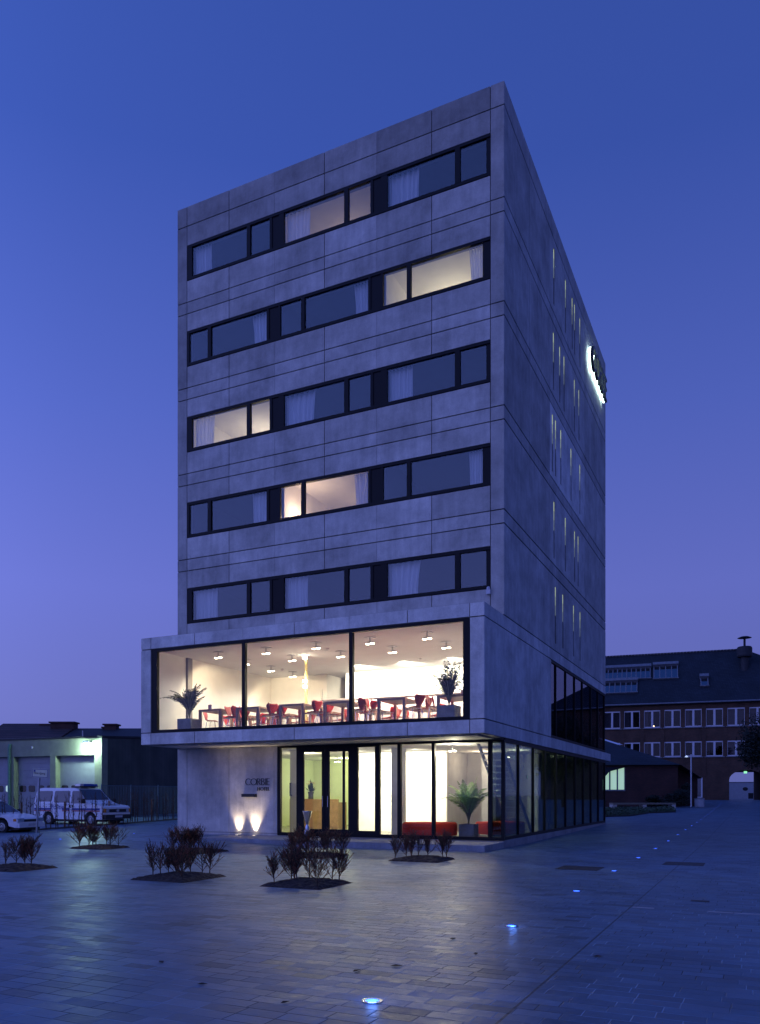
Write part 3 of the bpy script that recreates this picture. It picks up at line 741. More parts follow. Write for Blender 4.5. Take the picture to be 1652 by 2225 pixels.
# plinth
m = M(); m.box(-9.6, -.0, YF, -.002, -.1, .215); m.box(-11.7, -.06, -.0015, 16.6, -.1, .235)
m.box(-.06, 0, -.0015, 16.9, -.1, .262)
m.build('plinth', PLINTH, hotel)
# shopfront
f = M(); ZS, ZH = .25, 3.2
f.box(-7.79, 0, -.01, .10, ZS, ZS+.10); f.box(-7.79, 0, -.01, .10, ZH-.05, ZH-.0)
f.box(-6.83, -5.05, -.006, .098, ZH-.13, ZH-.05)
for a, b in [(-7.79, -7.68), (-7.05, -6.83), (-5.06, -4.80), (-4.18, -4.02), (-3.41, -3.30), (-2.27, -2.17), (-.49, -.38), (-.09, .004)]:
    f.box(a, b, -.014, .099, ZS+.10, ZH-.05)
f.box(-4.80, -4.18, -.006, .098, ZS+.10, ZS+.2); f.box(-4.80, -4.18, -.006, .098, ZH-.1, ZH-.05)
sf = f.build('shopfront', BLACK, hotel, label='black framed ground floor glazing of the entrance front')
for a, b in [(-7.68, -7.05), (-4.80, -4.18), (-4.02, -3.41), (-3.30, -2.27), (-2.17, -.49), (-.38, -.09)]:
    q = M(); q.box(a, b, .04, .06, ZS+.1, ZH-.05); q.build('pane', G_LOB if b < -.2 else G_SIDE, sf)
for s, (a, b) in enumerate([(-6.83, -5.98), (-5.88, -5.05)]):
    d = M(); w_ = .07; z0, z1 = ZS+.10, ZH-.13
    d.box(a+.005, a+w_, -.02, .03, z0, z1); d.box(b-(.11 if s == 0 else w_), b-.005, -.02, .03, z0, z1); d.box(a+w_, b-w_-.04*(s == 0), -.018, .028, z0, z0+.13); d.box(a+w_, b-w_-.04*(s == 0), -.018, .028, z1-.09, z1)
    if s: d.box(b-.28, b-.20, -.016, .026, z0+.13, z1-.09)
    dr = d.build('door', BLACK, hotel, label='%s leaf of the glazed entrance door' % ('left' if s == 0 else 'right'))
    q = M(); q.box(a+w_, b-w_-.04*(s == 0), .0, .012, z0+.13, z1-.09) if s == 0 else q.box(a+w_, b-.28, .0, .012, z0+.13, z1-.09); q.build('pane', G_LOB, dr)
    h = M(); hx = b-.05 if s == 0 else a+.04; h.tube([(hx, -.02, 1.2), (hx, -.07, 1.2), (hx, -.07, 1.55), (hx, -.02, 1.55)], .012, 8); h.build('handle', STEEL, dr)
f = M(); f.box(-5.98, -5.88, -.012, .1, ZS+.1, ZH-.13); f.build('door_post', BLACK, hotel)
m = M(); m.box(-6.7, -5.1, -.12, -.015, .236, .242); m.build('threshold', plain('pale_threshold', (.7, .68, .66), .3), hotel)
# side shopfront
yy = [0.0, 1.6, 3.4, 4.97, 6.65, 8.27, 10.0, 11.67, 13.37, 15.16, 16.9]
f = M(); f.box(-.10, -.004, .10, 16.9, .262, .36); f.box(-.10, -.004, .10, 16.9, 3.13, 3.24)
for i, y in enumerate(yy[1:], 1): f.box(-.10, -.0, y-.025 if i < 10 else y-.06, y+.025 if i < 10 else y, .36, 3.13)
ss = f.build('shopfront', BLACK, hotel, label='long ground floor glazing along the side of the hotel')
for i, (a, b) in enumerate(zip(yy, yy[1:])):
    q = M(); q.box(-.06, -.04, a+(.10 if i == 0 else .025), b-(.025 if i < 9 else .06), .36, 3.13); q.build('pane', G_SIDE, ss)
# lobby
m = M(); m.box(-11.7, -.3, .12, 16.5, .236, .26); m.build('floor', FLOORM, hotel, label='lobby floor')
m = M(); m.box(-11.7, -.3, .12, 16.5, 3.15, 3.21); m.build('ceiling', CEIL, hotel, label='lobby ceiling')
m = M(); m.box(-6.95, -3.3, 4.0, 4.12, .26, 3.15); m.build('inner_wall', WHITEW, hotel, label='glaring white wall behind the entrance')
m = M(); m.box(-3.3, -2.6, 6.2, 6.3, .26, 3.15); m.box(-2.6, -2.2, 5.8, 6.3, .26, 3.15); m.box(-2.2, -.9, 7.6, 7.7, .26, 3.15); m.box(-3.32, -3.3, 4.12, 6.3, .26, 3.15)
m.box(-2.2, -1.5, 7.5, 7.6, 2.55, 3.15)
for y in (6.7, 8.3): m.box(-1.1, -.7, y, y+.35, .26, 3.15)
m.build('inner_wall', GREYW, hotel, label='grey walls and pillar behind the lobby palm')
m = M(); m.box(-4.35, -3.95, 1.6, 1.9, .26, 3.15); m.build('pillar', GREYW, hotel)
m = M(); m.box(-11.7, -9.0, 9.0, 9.1, .26, 3.15); m.box(-9.0, -6.9, 8.2, 8.3, .26, 3.15); m.box(-6.95, -6.85, 4.12, 8.2, .26, 3.15); m.box(-11.7, -11.66, .3, 9, .26, 3.15); m.box(-9.0, -8.95, 8.3, 9, .26, 3.15)
m.build('inner_wall', GREENW, hotel, label='pale green walls behind the reception desk')
m = M(); m.box(-8.3, -7.85, 1.6, 1.75, .26, 3.15); m.build('inner_wall', WHITEW, hotel, label='short wall with intercom beside the entrance')
m = M(); m.box(-8.4, -7.6, 8.16, 8.2, .26, 2.35); m.build('inner_door', plain('door_leaf', (.6, .6, .48), .5), hotel)
m = M(); m.box(-8.22, -7.96, 1.54, 1.6, 1.6, 2.0); m.box(-8.26, -8.22, 1.5, 1.6, 1.55, 2.02, 1); m.build('intercom', [FRAMEW, PLASTB], label='grey wall intercom panel left of the entrance doors', cat='intercom')
t = thing('reception_desk', 'tall wooden reception desk seen through the entrance doors', 'reception desk', (-9.2, 4.7, .26))
m = M(); m.box(-1.05, .02, 0, .06, 0, 1.17); m.build('front_panel', plain('dark_desk_wood', (.24, .12, .05), .45, 0, .15, 7), t)
m = M(); m.box(.02, 1.15, -.02, .06, 0, 1.16); m.build('front_panel', WOOD_D, t)
m = M(); m.box(-1.05, 1.15, .06, .7, 1.0, 1.04); m.box(1.09, 1.15, .06, .7, 0, 1.0); m.box(-1.05, -1.0, .06, .7, 0, 1.0); m.build('worktop', WOOD_D, t)
t = thing('flower_vase', 'dark vase with pink and green flowers on the reception desk', 'vase', (-9.45, 5.0, 1.30))
m = M(); m.lathe([(.09, 0), (.11, .05), (.10, .3), (.13, .42)], n=14); m.build('vase', PLASTB, t)
m = M(); rn = random.Random(2)
for k in range(60):
    a, b = rn.uniform(0, 6.3), rn.uniform(.1, .9); p0 = Vector((0, 0, .4)); tip = p0+Vector((math.cos(a)*b*.32, math.sin(a)*b*.32, .5*(1-b*.7)*rn.uniform(.4, 1.2))); sd = Vector((-math.sin(a), math.cos(a), 0))*.03
    md = p0.lerp(tip, .6); m.add([p0, md+sd, tip, md-sd], [(0, 1, 2, 3)])
m.build('leaves', LEAFP, t)
m = M()
for k in range(5):
    a = k*1.3; c_ = Vector((math.cos(a)*.12, math.sin(a)*.12, .72+.05*(k % 3)))
    for j in range(7):
        b = j*.9; tip = c_+Vector((math.cos(b)*.09, math.sin(b)*.09, .03)); m.add([c_, c_+Vector((math.cos(b+.4)*.06, math.sin(b+.4)*.06, .01)), tip, c_+Vector((math.cos(b-.4)*.06, math.sin(b-.4)*.06, .01))], [(0, 1, 2, 3)])
m.build('blossoms', plain('pink_petals', (.65, .3, .2), .6), t)
def ottoman(x, y, w_, d_, rz, lb):
    t = thing('ottoman', lb, 'ottoman', (x, y, .26), rz)
    m = M(); n = 40; prof = [(.985, .05), (1, .08), (1, .38), (.985, .42), (.94, .45), (.5, .46), (0, .46)]
    def rr(a):
        c, s = math.cos(a), math.sin(a); k = (abs(c)**5+abs(s)**5)**(-.2); return c*k, s*k
    vs = [(rr(2*math.pi*i/n)[0]*w_/2*q, rr(2*math.pi*i/n)[1]*d_/2*q, z) for q, z in prof for i in range(n)]
    m.add(vs, [(j*n+i, j*n+(i+1) % n, (j+1)*n+(i+1) % n, (j+1)*n+i) for j in range(len(prof)-1) for i in range(n)]); m.build('cushion', REDFAB, t, smooth=True)
    for sx in (-1, 1):
        for sy in (-1, 1):
            q = M(); q.tube([(sx*w_*.38, sy*d_*.36, 0), (sx*w_*.38, sy*d_*.36, .06)], .03, 8); q.build('leg', PLASTB, t)
ottoman(-2.83, 1.25, 1.75, .95, R(18), 'large red upholstered bench seat behind the ground floor glass')
ottoman(-1.0, 2.9, 1.6, 1.0, R(60), 'second red upholstered seat, behind the lobby palm')
planter(-1.47, 1.1, .26, .48, .42, 'dark square planter under the lobby palm'); palm(-1.47, 1.1, .62, 1.75, 'lush green palm standing in the lobby window', 11, .85, plain('lobby_palm_leaf', (.16, .30, .07), .4, 0, .3, 8), 42)
# stair
t = thing('staircase', 'open white steel staircase behind the corner glazing', 'staircase', (0, 0, 0))
ya, za, yb_, zb_ = .30, 3.13, 3.9, .27
for x in (-.95, -.25):
    m = M(); m.add([(x, ya, za), (x, ya+.22, za), (x, yb_+.22, zb_), (x, yb_, zb_), (x+.05, ya, za), (x+.05, ya+.22, za), (x+.05, yb_+.22, zb_), (x+.05, yb_, zb_)],
                   [(0, 1, 2, 3), (4, 7, 6, 5), (0, 4, 5, 1), (1, 5, 6, 2), (2, 6, 7, 3), (3, 7, 4, 0)]); m.build('stringer', plain('stair_paint', (.62, .62, .58), .5), t)
for i in range(15):
    u = (i+.6)/15.6; y = ya+(yb_-ya)*u+.1; z = za+(zb_-za)*u
    m = M(); m.box(-.90, -.25, y-.13, y+.13, z-.02, z+.02); m.build('tread', bpy.data.materials['stair_paint'], t)
m = M(); m.box(-2.88, -2.80, 6.17, 6.2, 1.45, 1.6); m.build('fire_alarm', REDFAB, label='small red fire alarm button on the lobby wall', cat='fire alarm')
m = M(); m.box(-1.35, -1.0, 7.4, 7.44, 2.2, 2.35); m.box(-1.30, -1.05, 7.39, 7.3995, 2.23, 2.32, 1); m.build('exit_sign', [PLASTB, emit('exit_green', (.2, .7, .35), .6)], label='dim green emergency exit sign above the lift recess', cat='exit sign')
# lobby lights
def lobby_lamp(x, y, lb):
    m = M(); m.box(x-.06, x+.06, y-.06, y+.06, 3.13, 3.15, 0); m.tube([(x, y, 3.13), (x, y, 3.0)], .015, 8); 
    for s in (-1, 1): m.lathe([(.02, .05), (.07, .01), (.07, 0)], (x+s*.08, y, 2.95), 12)
    o = m.build('ceiling_lamp', STEEL, label=lb, cat='ceiling lamp', group='lobby ceiling lamps')
    for s in (-1, 1):
        q = M(); q.lathe([(.06, 0), (.04, -.02), (0, -.022)], (x+s*.08, y, 2.949), 12); q.build('bulb', BULB, o)
lobby_lamp(-1.9, .8, 'twin lobby ceiling lamp just inside the large right pane'); lobby_lamp(-8.9, 6.2, 'twin lobby ceiling lamp above the reception desk'); lobby_lamp(-1.5, 5.3, 'twin lobby ceiling lamp over the stair, seen through the side glass'); lobby_lamp(-1.4, 9.6, 'twin lobby ceiling lamp further back, seen through the side glass')
for x in (-6.2, -5.0, -3.9):
    o = lamp('lobby_wash', 'SPOT', (x, 2.4, 3.05), 430, (1, .93, .68), .12, spot=150, blend=.9); aim(o, (x, 4.0, 1.5))
lamp('lobby_light', 'POINT', (-8.6, 3.2, 2.9), 90, (1, .9, .55), .15); lamp('lobby_light', 'POINT', (-9.2, 7.4, 2.8), 110, (.92, 1, .5), .15)
lamp('lobby_light', 'POINT', (-.9, 4.6, 2.9), 25, (1, .9, .7), .1); lamp('lobby_light', 'POINT', (-1.75, .6, 2.9), 100, (1, .9, .66), .1); lamp('lobby_light', 'POINT', (-2.3, 4.9, 2.9), 40, (1, .78, .5), .1)
lamp('lobby_light', 'POINT', (-1.4, 9.4, 2.8), 22, (.95, 1, .75), .1); lamp('lobby_light', 'POINT', (-5.95, .9, 3.0), 30, (1, .95, .7), .1)

# ashtray stand
t = thing('ashtray_stand', 'hourglass-shaped polished steel ashtray stand beside the entrance doors', 'ashtray stand', (*at(668, 25.7), .215))
m = M(); n = 28
prof = [(.15, 0), (.145, .03), (.05, .40), (.04, .42), (.05, .44), (.155, .82), (.155, .84)]
m.lathe(prof, n=n); m.build('body', STEEL, t); m = M(); m.lathe([(.165, .84), (.165, .855), (.12, .857), (0, .85)], n=n); m.build('tray', CHROME, t)

# ------------------------------------------------------------------ lettering built from strokes
def arc(cx, cy, r, a0, a1, n=22, ry=None):
    ry = ry or r
    return [(cx+r*math.cos(R(a0+(a1-a0)*i/n)), cy+ry*math.sin(R(a0+(a1-a0)*i/n))) for i in range(n+1)]
def letters(word, H, wt, sp_=.13):
    out = []; x = 0; h = wt/2/H
    for c in word:
        r = .5-h
        if c == 'C': S = [(arc(.5, .5, r, 48, 312), False)]; w_ = .82
        elif c == 'O': S = [(arc(.5, .5, r, 0, 360)[:-1], True)]; w_ = 1.
        elif c == 'R': S = [([(h, 0), (h, 1)], 0), ([(2*h, 1-h)]+arc(.27, .74, .26-h, 90, -90, 10)+[(2*h, .48+h)], 0), ([(.25, .48), (.56, 0)], 0)]; w_ = .58
        elif c == 'B': S = [([(h, 0), (h, 1)], 0), ([(2*h, 1-h)]+arc(.25, .77, .23-h, 90, -90, 10)+[(2*h, .54+h)], 0), ([(.25, .54-h)]+arc(.28, .27, .27-h, 90, -90, 10)+[(2*h, h)], 0)]; w_ = .56
        elif c == 'I': S = [([(h, 0), (h, 1)], 0)]; w_ = 2*h
        elif c == 'E': S = [([(h, 0), (h, 1)], 0), ([(2*h, 1-h), (.44, 1-h)], 0), ([(2*h, .52), (.42, .52)], 0), ([(2*h, h), (.44, h)], 0)]; w_ = .44
        elif c == 'H': S = [([(h, 0), (h, 1)], 0), ([(.62-h, 0), (.62-h, 1)], 0), ([(2*h, .52), (.62-2*h, .52)], 0)]; w_ = .62
        elif c == 'T': S = [([(0, 1-h), (.5, 1-h)], 0), ([(.25, 0), (.25, 1-2*h)], 0)]; w_ = .5
        elif c == 'L': S = [([(h, 0), (h, 1)], 0), ([(2*h, h), (.4, h)], 0)]; w_ = .4
        out += [([((x+px_)*H, py_*H) for px_, py_ in p], cl_) for p, cl_ in S]
        x += w_+(sp_*.35 if c in 'CO' else sp_)
    return out, (x-sp_)*H
# name on the front wall
t = thing('hotel_name_sign', 'raised dark letters CORBIE HOTEL with short black shelf on the entrance wall', 'sign', (-9.07, 0, 1.5))
for word, H_, wt, x0, z0, wid in [('CORBIE', .225, .0145, 0, .42, .97), ('HOTEL', .12, .015, .49, .23, .48)]:
    S, tw = letters(word, H_, wt); k = wid/tw; q = M()
    for p, c_ in S: q.stroke([(a*k, b) for a, b in p], wt, -.03, -.003, lambda u, v, h, x0=x0, z0=z0: (x0+u, h, z0+v), c_)
    q.build('lettering', SIGNG, t, normals=True)
q = M(); q.box(-.08, .46, -.14, 0, .02, .125); q.build('shelf', PLASTB, t)
# backlit letters high on the side wall
t = thing('backlit_letters', 'large backlit letters CORBIE standing off the upper right side wall', 'sign', (0, 12.3, 20.0))
S, tw = letters('CORBIE', 1.06, .12); k = 3.5/tw; q = M(); q2 = M()
for p, c_ in S:
    q.stroke([(a*k, b) for a, b in p], .12, .15, .26, lambda u, v, h: (h, u, v), c_)
    q2.stroke([(a*k, b) for a, b in p], .10, .07, .149, lambda u, v, h: (h, u, v), c_)
q.build('letter_shells', SIGNG, t, normals=True); q2.build('light_body', BACKLIT, t, normals=True)

# uplights in front of the wall
for i, (x, lb) in enumerate([(-9.33, 'left of the two ground uplights washing the concrete wall below the name'), (-8.66, 'right of the two ground uplights washing the concrete wall below the name')]):
    y = -.13; z = gz(x, y) if x < -9.6 else .215
    m = M(); m.lathe([(.09, 0), (.09, .012), (.065, .014)], (x, y, z), 20, cap=False); o = m.build('uplight', STEEL, label=lb, cat='ground uplight', group='uplights at the wall')
    q = M(); q.lathe([(.064, .008), (.0, .009)], (x, y, z), 20, cap=False); q.build('lens', emit('uplight_lens', (1, .85, .6), 12), o)
    l = lamp('uplight_beam', 'SPOT', (x, y, z+.05), 120 if i == 0 else 170, (1, .80, .58), .06, spot=66, blend=1.); aim(l, (x, .0, z+.76))

# ------------------------------------------------------------------ plaza: LED markers, grates
def led(first=[None]):
    t = thing('ground_light', 'x', 'ground light')
    m = M(); m.lathe([(.078, 0), (.078, .006), (.055, .008)], n=24, cap=False); m.build('rim', STEEL, t)
    m = M(); m.lathe([(.052, .005), (0, .007)], n=24, cap=False); m.build('lens', LEDB, t)
    return t
ld = led(); n_l = 21
for i in range(n_l):
    Y = -17.11+3.75*i; X = 4.09-.0035*(Y+17.1)-.00006*(Y+17)**2
    lb = 'blue ground light, %s from the camera in the row along the walkway' % (ORD[i] if i < 20 else 'farthest')
    place(ld, i == 0, (X, Y, gz(X, Y)+.002), 0, lb if i else 'blue ground light nearest the camera, lower edge of the paving', 'blue ground lights in a row')
for p, lb in [((131, 1824), 'blue ground light left of the small shrub bed near the street'), ((291, 1812), 'blue ground light between the shrub bed and the concrete wall')]:
    X, Y = gpt(*p); place(ld, False, (X, Y, gz(X, Y)+.004), 0, lb, 'blue ground lights on the left')
for i in (0, 1):
    X, Y = 4.09, -17.11+3.75*i; l = lamp('led_glow', 'POINT', (X, Y, gz(X, Y)+.06), .9, (.08, .25, 1), .04)
for (x0, x1, y0, y1, lb) in [(2.86, 3.72, -5.95, -5.1, 'dark drain grate in the paving nearer the hotel corner'), (4.76, 5.6, -3.85, -3.05, 'dark drain grate further right across the long joint')]:
    t = thing('drain_grate', lb, 'drain grate', (x0, y0, gz(x0, y0)), 0, 'drain grates')
    a, b = x1-x0, y1-y0; m = M(); m.box(0, a, 0, .04, 0, .008); m.box(0, a, b-.04, b, 0, .008); m.box(0, .04, .04, b-.04, 0, .008); m.box(a-.04, a, .04, b-.04, 0, .008); m.box(.04, a-.04, .04, b-.04, 0, .003, 1); m.build('frame', [GRATE, PLASTB], t)
    m = M(); n = 16
    for k in range(n):
        x = .04+(a-.08)*(k+.3)/n; m.box(x, x+.022, .04, b-.04, .0032, .0075)
    m.build('bars', GRATE, t)
X, Y = 6.05, -7.2
m = M(); m.box(4.9+.9, 4.9+1.15, -10.1, -9.95, .041, .047); m.build('manhole_cover', GRATE, label='small dark cover plate in the right-hand paving', cat='cover plate')
m = M()
for a, b in [(5.13, 5.42), (6.08, 6.4), (6.4, 7.4)]: m.box(a, b-.01, -11.13, -11.05, .041, .0445)
m.build('paving_strip', plain('pale_slab', (.30, .31, .33), .5), label='thin pale strip of slabs laid across the right-hand paving', kind='structure')

for (px, py, r_) in [(861.9, 2100.4), (776, 2111), (1034, 2074), (1556, 1980)] and [(861.9, 2100.4, .3), (776, 2111, 1.2), (1034, 2074, 2.), (985, 2041, .7), (440, 2140, .4), (350, 2092, 2.6), (620, 2180, 1.1), (1300, 2080, .2)]:
    X, Y = gpt(px, py); m = M(); z = gz(X, Y)+.004; w_ = random.uniform(.035, .06)
    c_, s_ = math.cos(r_), math.sin(r_); Q = lambda a, b, h: (X+a*c_-b*s_, Y+a*s_+b*c_, z+h)
    m.add([Q(-w_, 0, .002), Q(-w_*.2, w_*.5, .010), Q(w_, 0, .006), Q(-w_*.2, -w_*.5, .012), Q(-w_*.1, 0, .001)], [(0, 4, 1), (1, 4, 2), (2, 4, 3), (3, 4, 0)])
    m.build('fallen_leaf', bpy.data.materials.get('dead_leaf') or plain('dead_leaf', (.03, .022, .015), .8), label='small dark fallen leaf lying on the slab paving', cat='leaf', group='fallen leaves on the paving')

# ------------------------------------------------------------------ shrub beds
def shrub(seed, dense):
    rn = random.Random(seed); t = thing('yew_shrub', 'x', 'shrub')
    st = M(); lf = M(); H_ = .52
    tips = []
    lean = Vector((rn.uniform(-.05, .05), rn.uniform(-.05, .05), 0))
    trunk = [Vector((0, 0, -.03)), Vector((.005, 0, .12))+lean*.3, Vector((-.005, .01, .30))+lean*.7, Vector((0, 0, H_*.92))+lean]
    st.tube(trunk, [.011, .009, .006, .002], 5)
    nb = int(15*dense)
    fl = rn.uniform(0, 3.14)
    for k in range(nb):
        u = .12+.8*(k/nb); base = trunk[0].lerp(trunk[3], u*.92)+Vector((0, 0, .02))
        az = fl+(0 if k % 2 else math.pi)+rn.uniform(-.9, .9); ln = (.36*(1-.55*u)+.06)*rn.uniform(.6, 1.2)
        up = rn.uniform(.55, 1.5)
        d = Vector((math.cos(az), math.sin(az), up)).normalized(); pts = [base]; cur = base
        for j in range(4):
            d = (d+Vector((rn.uniform(-.12, .12), rn.uniform(-.12, .12), .16))).normalized(); cur = cur+d*ln/4*1.15; pts.append(cur)
        st.tube(pts, [.0055, .0045, .0035, .0025, .0012], 4, cap=False); tips.append(pts)
        for q in range(rn.randint(7, 10)):
            b = pts[rn.randint(1, 3)]; dd = (d+Vector((rn.uniform(-.95, .95), rn.uniform(-.95, .95), rn.uniform(-.2, .35)))).normalized()
            l2 = ln*rn.uniform(.25, .62); p2 = [b, b+dd*l2*.5, b+dd*l2+Vector((0, 0, .01))]; st.tube(p2, [.003, .002, .001], 3, cap=False); tips.append(p2)
    tips.append(trunk[1:])
    for pts in tips:
        bare = rn.random() < .12
        if bare: continue
        mt = 1 if rn.random() < .5 else 0
        for i in range(len(pts)-1):
            n = max(4, int((pts[i+1]-pts[i]).length/.0036*dense))
            for q in range(n):
                p = pts[i].lerp(pts[i+1], rn.random()); d = (pts[i+1]-pts[i]).normalized()
                a = rn.uniform(0, 6.28); o_ = d.orthogonal().normalized(); o2 = d.cross(o_); sd = o_*math.cos(a)+o2*math.sin(a)
                tip = p+(sd*.8+d*.7).normalized()*rn.uniform(.009, .021); wv = d.cross(sd)*.0028
                lf.add([p-wv, p+wv, tip+wv*.3, tip-wv*.3], [(0, 1, 2, 3)], mt if rn.random() < .9 else 1-mt)
    st.build('stem', BARK, t); lf.build('foliage', [YEW, YEWR], t)
    return t
protos = [shrub(31+i, d) for i, d in enumerate((1., 1.3, .75, 1.5, 1.1))]
used = [False]*5; KIDS.clear()
def soil(x0, x1, y0, y1, lb):
    rn = random.Random(int(x0*100)); m = M(); n = 26; vs = []
    for j in range(n+1):
        for i in range(n+1):
            u, v = i/n, j/n; e_ = min(u, 1-u, v, 1-v); x, y = x0+(x1-x0)*u, y0+(y1-y0)*v
            vs.append((x, y, gz(x, y)-.01+(.016 if e_ > 0 else .008)+.085*min(1, e_*3.2)**.7+(rn.uniform(-.012, .02) if e_ > 0 else 0)))
    m.add(vs, [(j*(n+1)+i, j*(n+1)+i+1, (j+1)*(n+1)+i+1, (j+1)*(n+1)+i) for j in range(n) for i in range(n)])
    m.build('soil_bed', SOIL, label=lb, cat='planting bed', group='square soil beds')
BEDS = [('far left corner', (-7.98, -6.72, -11.3, -10.15), [(.2652*a, 1533.4+.2652*b) for a, b in [(90, 1312), (205, 1318), (345, 1312), (45, 1330)]]),
        ('small left', (-11.25, -10.0, -5.65, -4.5), [(.2652*a, 1533.4+.2652*b) for a, b in [(607, 1166), (682, 1160), (722, 1158), (790, 1158), (890, 1156), (972, 1166), (905, 1162)]]),
        ('front left-centre', (-3.62, -2.40, -11.37, -10.1), [(273.8+.1326*a, 1779.8+.1326*b) for a, b in [(345, 955), (490, 915), (570, 985), (715, 885), (820, 960), (925, 1030), (1030, 895), (1155, 905), (1375, 935), (760, 900), (1250, 930)]]),
        ('rear left-centre', (-7.65, -6.4, -5.75, -4.55), [(273.8+.1326*a, 1779.8+.1326*b) for a, b in [(370, 530), (600, 500), (700, 520), (790, 500), (840, 530), (940, 500), (1040, 520), (1180, 520)]]),
        ('front right-centre', (-.92, .26, -11.22, -10.02), [(547.6+.1326*a, 1779.8+.1326*b) for a, b in [(305, 1075), (560, 1010), (710, 1070), (735, 1010), (940, 1020), (1100, 1150), (1315, 1068), (1435, 1040), (650, 1030)]]),
        ('rear right-centre', (-4.05, -2.78, -5.75, -4.4), [(547.6+.1326*a, 1779.8+.1326*b) for a, b in [(610, 640), (750, 590), (890, 590), (960, 600), (1075, 590), (1180, 590), (1230, 600), (1300, 615), (1465, 595)]]),
        ('right-hand', (-1.15, .12, -5.6, -4.4), [(575+.3315*a, 1560.8+.3315*b) for a, b in [(855, 936), (930, 922), (968, 938), (1015, 916), (1100, 914), (1170, 924), (1195, 926)]])]
for bi, (nm, (x0, x1, y0, y1), pts) in enumerate(BEDS):
    soil(x0, x1, y0, y1, 'square bed of dark soil, the %s one of the paving' % nm)
    pts = sorted(pts)
    for i, p in enumerate(pts):
        X, Y = gpt(*p); X = min(max(X, x0+.1), x1-.1); Y = min(max(Y, y0+.08), y1-.08)
        k = random.randrange(5); s_ = random.uniform(.86, 1.12)
        place(protos[k], not used[k], (X, Y, gz(X, Y)+.04), random.uniform(0, 6.28), 'young brownish yew, %s from left in the %s soil bed' % (ORD[i], nm), 'yew shrubs in the soil beds', s_*(.95 if nm.startswith('front') else 1.))
        used[k] = True

# ------------------------------------------------------------------ young hedge along the street
HA, HB = Vector((-21.4, -1.4)), Vector((-24.0, 14.2))
def sapling(seed):
    rn = random.Random(seed); m = M(); x = y = 0; pts = [Vector((0, 0, -.05))]; H_ = 1.62
    for i in range(9):
        x += rn.uniform(-.022, .022); y += rn.uniform(-.022, .022); pts.append(Vector((x, y, H_*(i+1)/9)))
    m.tube(pts, [.026-.0021*i for i in range(10)], 5)
    for k in range(13):
        u = rn.uniform(.15, .95); b = pts[int(u*8)+1]; a = rn.uniform(0, 6.28); l_ = rn.uniform(.08, .24)
        m.tube([b, b+Vector((math.cos(a)*l_*.35, math.sin(a)*l_*.35, l_*.7)), b+Vector((math.cos(a)*l_*.5, math.sin(a)*l_*.5, l_*1.3))], [.008, .007, .004], 3, cap=False)
    t = thing('hedge_sapling', 'x', 'sapling'); m.build('trunk', BARKT, t)
    q = M()
    for k in range(26):
        u = rn.uniform(.1, 1); b = pts[int(u*8)+1]; a = rn.uniform(0, 6.28); c_ = b+Vector((math.cos(a)*.08, math.sin(a)*.08, rn.uniform(-.05, .1)))
        d = Vector((rn.uniform(-1, 1), rn.uniform(-1, 1), rn.uniform(-.8, .4))).normalized()*.035; e2 = d.orthogonal().normalized()*.018
        q.add([c_-d, c_+e2, c_+d, c_-e2], [(0, 1, 2, 3)])
    q.build('leaves', plain('withered_leaf', (.10, .055, .03), .8), t)
    return t
sp_ = [sapling(71+i) for i in range(4)]; us = [False]*4; KIDS.clear(); ns = 50
for i in range(ns):
    u = (i+.5)/ns; u = u**.92; P = HA.lerp(HB, u); P += Vector((random.uniform(-.1, .1), random.uniform(-.1, .1)))
    k = random.randrange(4); z = gz(P.x, P.y)
    zone = 'in front of the police car' if u < .2 else ('before the rear of the police van' if u < .42 else ('before the front of the police van' if u < .66 else 'before the bar fence'))
    place(sp_[k], not us[k], (P.x, P.y, z), random.uniform(0, 6.28), 'thin bare hedge sapling %s' % zone, 'bare saplings of the young hedge', random.uniform(.85, 1.1)); us[k] = True
PX_POST = [(176, 'beside the police car bonnet'), (531, 'before the middle of the police van'), (893, 'before the police van headlamp'), (1243, 'before the bar fence'), (-150, 'further left')]
def hedge_u(px):
    return face_u(px, HA, math.atan2(HB.y-HA.y, HB.x-HA.x))/(HB-HA).length
for cx_, nm in PX_POST[:4]:
    P = HA.lerp(HB, hedge_u(cx_*.2652)); m = M(); z = gz(P.x, P.y)
    m.lathe([(.042, -.05), (.042, 1.2), (.03, 1.23)], (P.x, P.y, z), 8); m.build('hedge_post', POSTW, label='round timber post in the young hedge, %s' % nm, cat='post', group='timber posts in the hedge')
m = M(); n = 30; vs = []
dr = (HB-HA).normalized(); nr = Vector((-dr.y, dr.x)); rn = random.Random(4)
for i in range(n+1):
    P = HA-dr*1.5+(HB-HA+dr*4)*i/n
    for j, o_ in enumerate((-.32, -.15, 0, .15, .32)):
        Q = P+nr*o_; vs.append((Q.x, Q.y, gz(Q.x, Q.y)+(.006 if abs(o_) > .3 else .05+rn.uniform(-.02, .02))))
m.add(vs, [(i*5+j, i*5+j+1, (i+1)*5+j+1, (i+1)*5+j) for i in range(n) for j in range(4)]); m.build('hedge_soil', SOIL, label='strip of bare soil under the young hedge', kind='stuff')

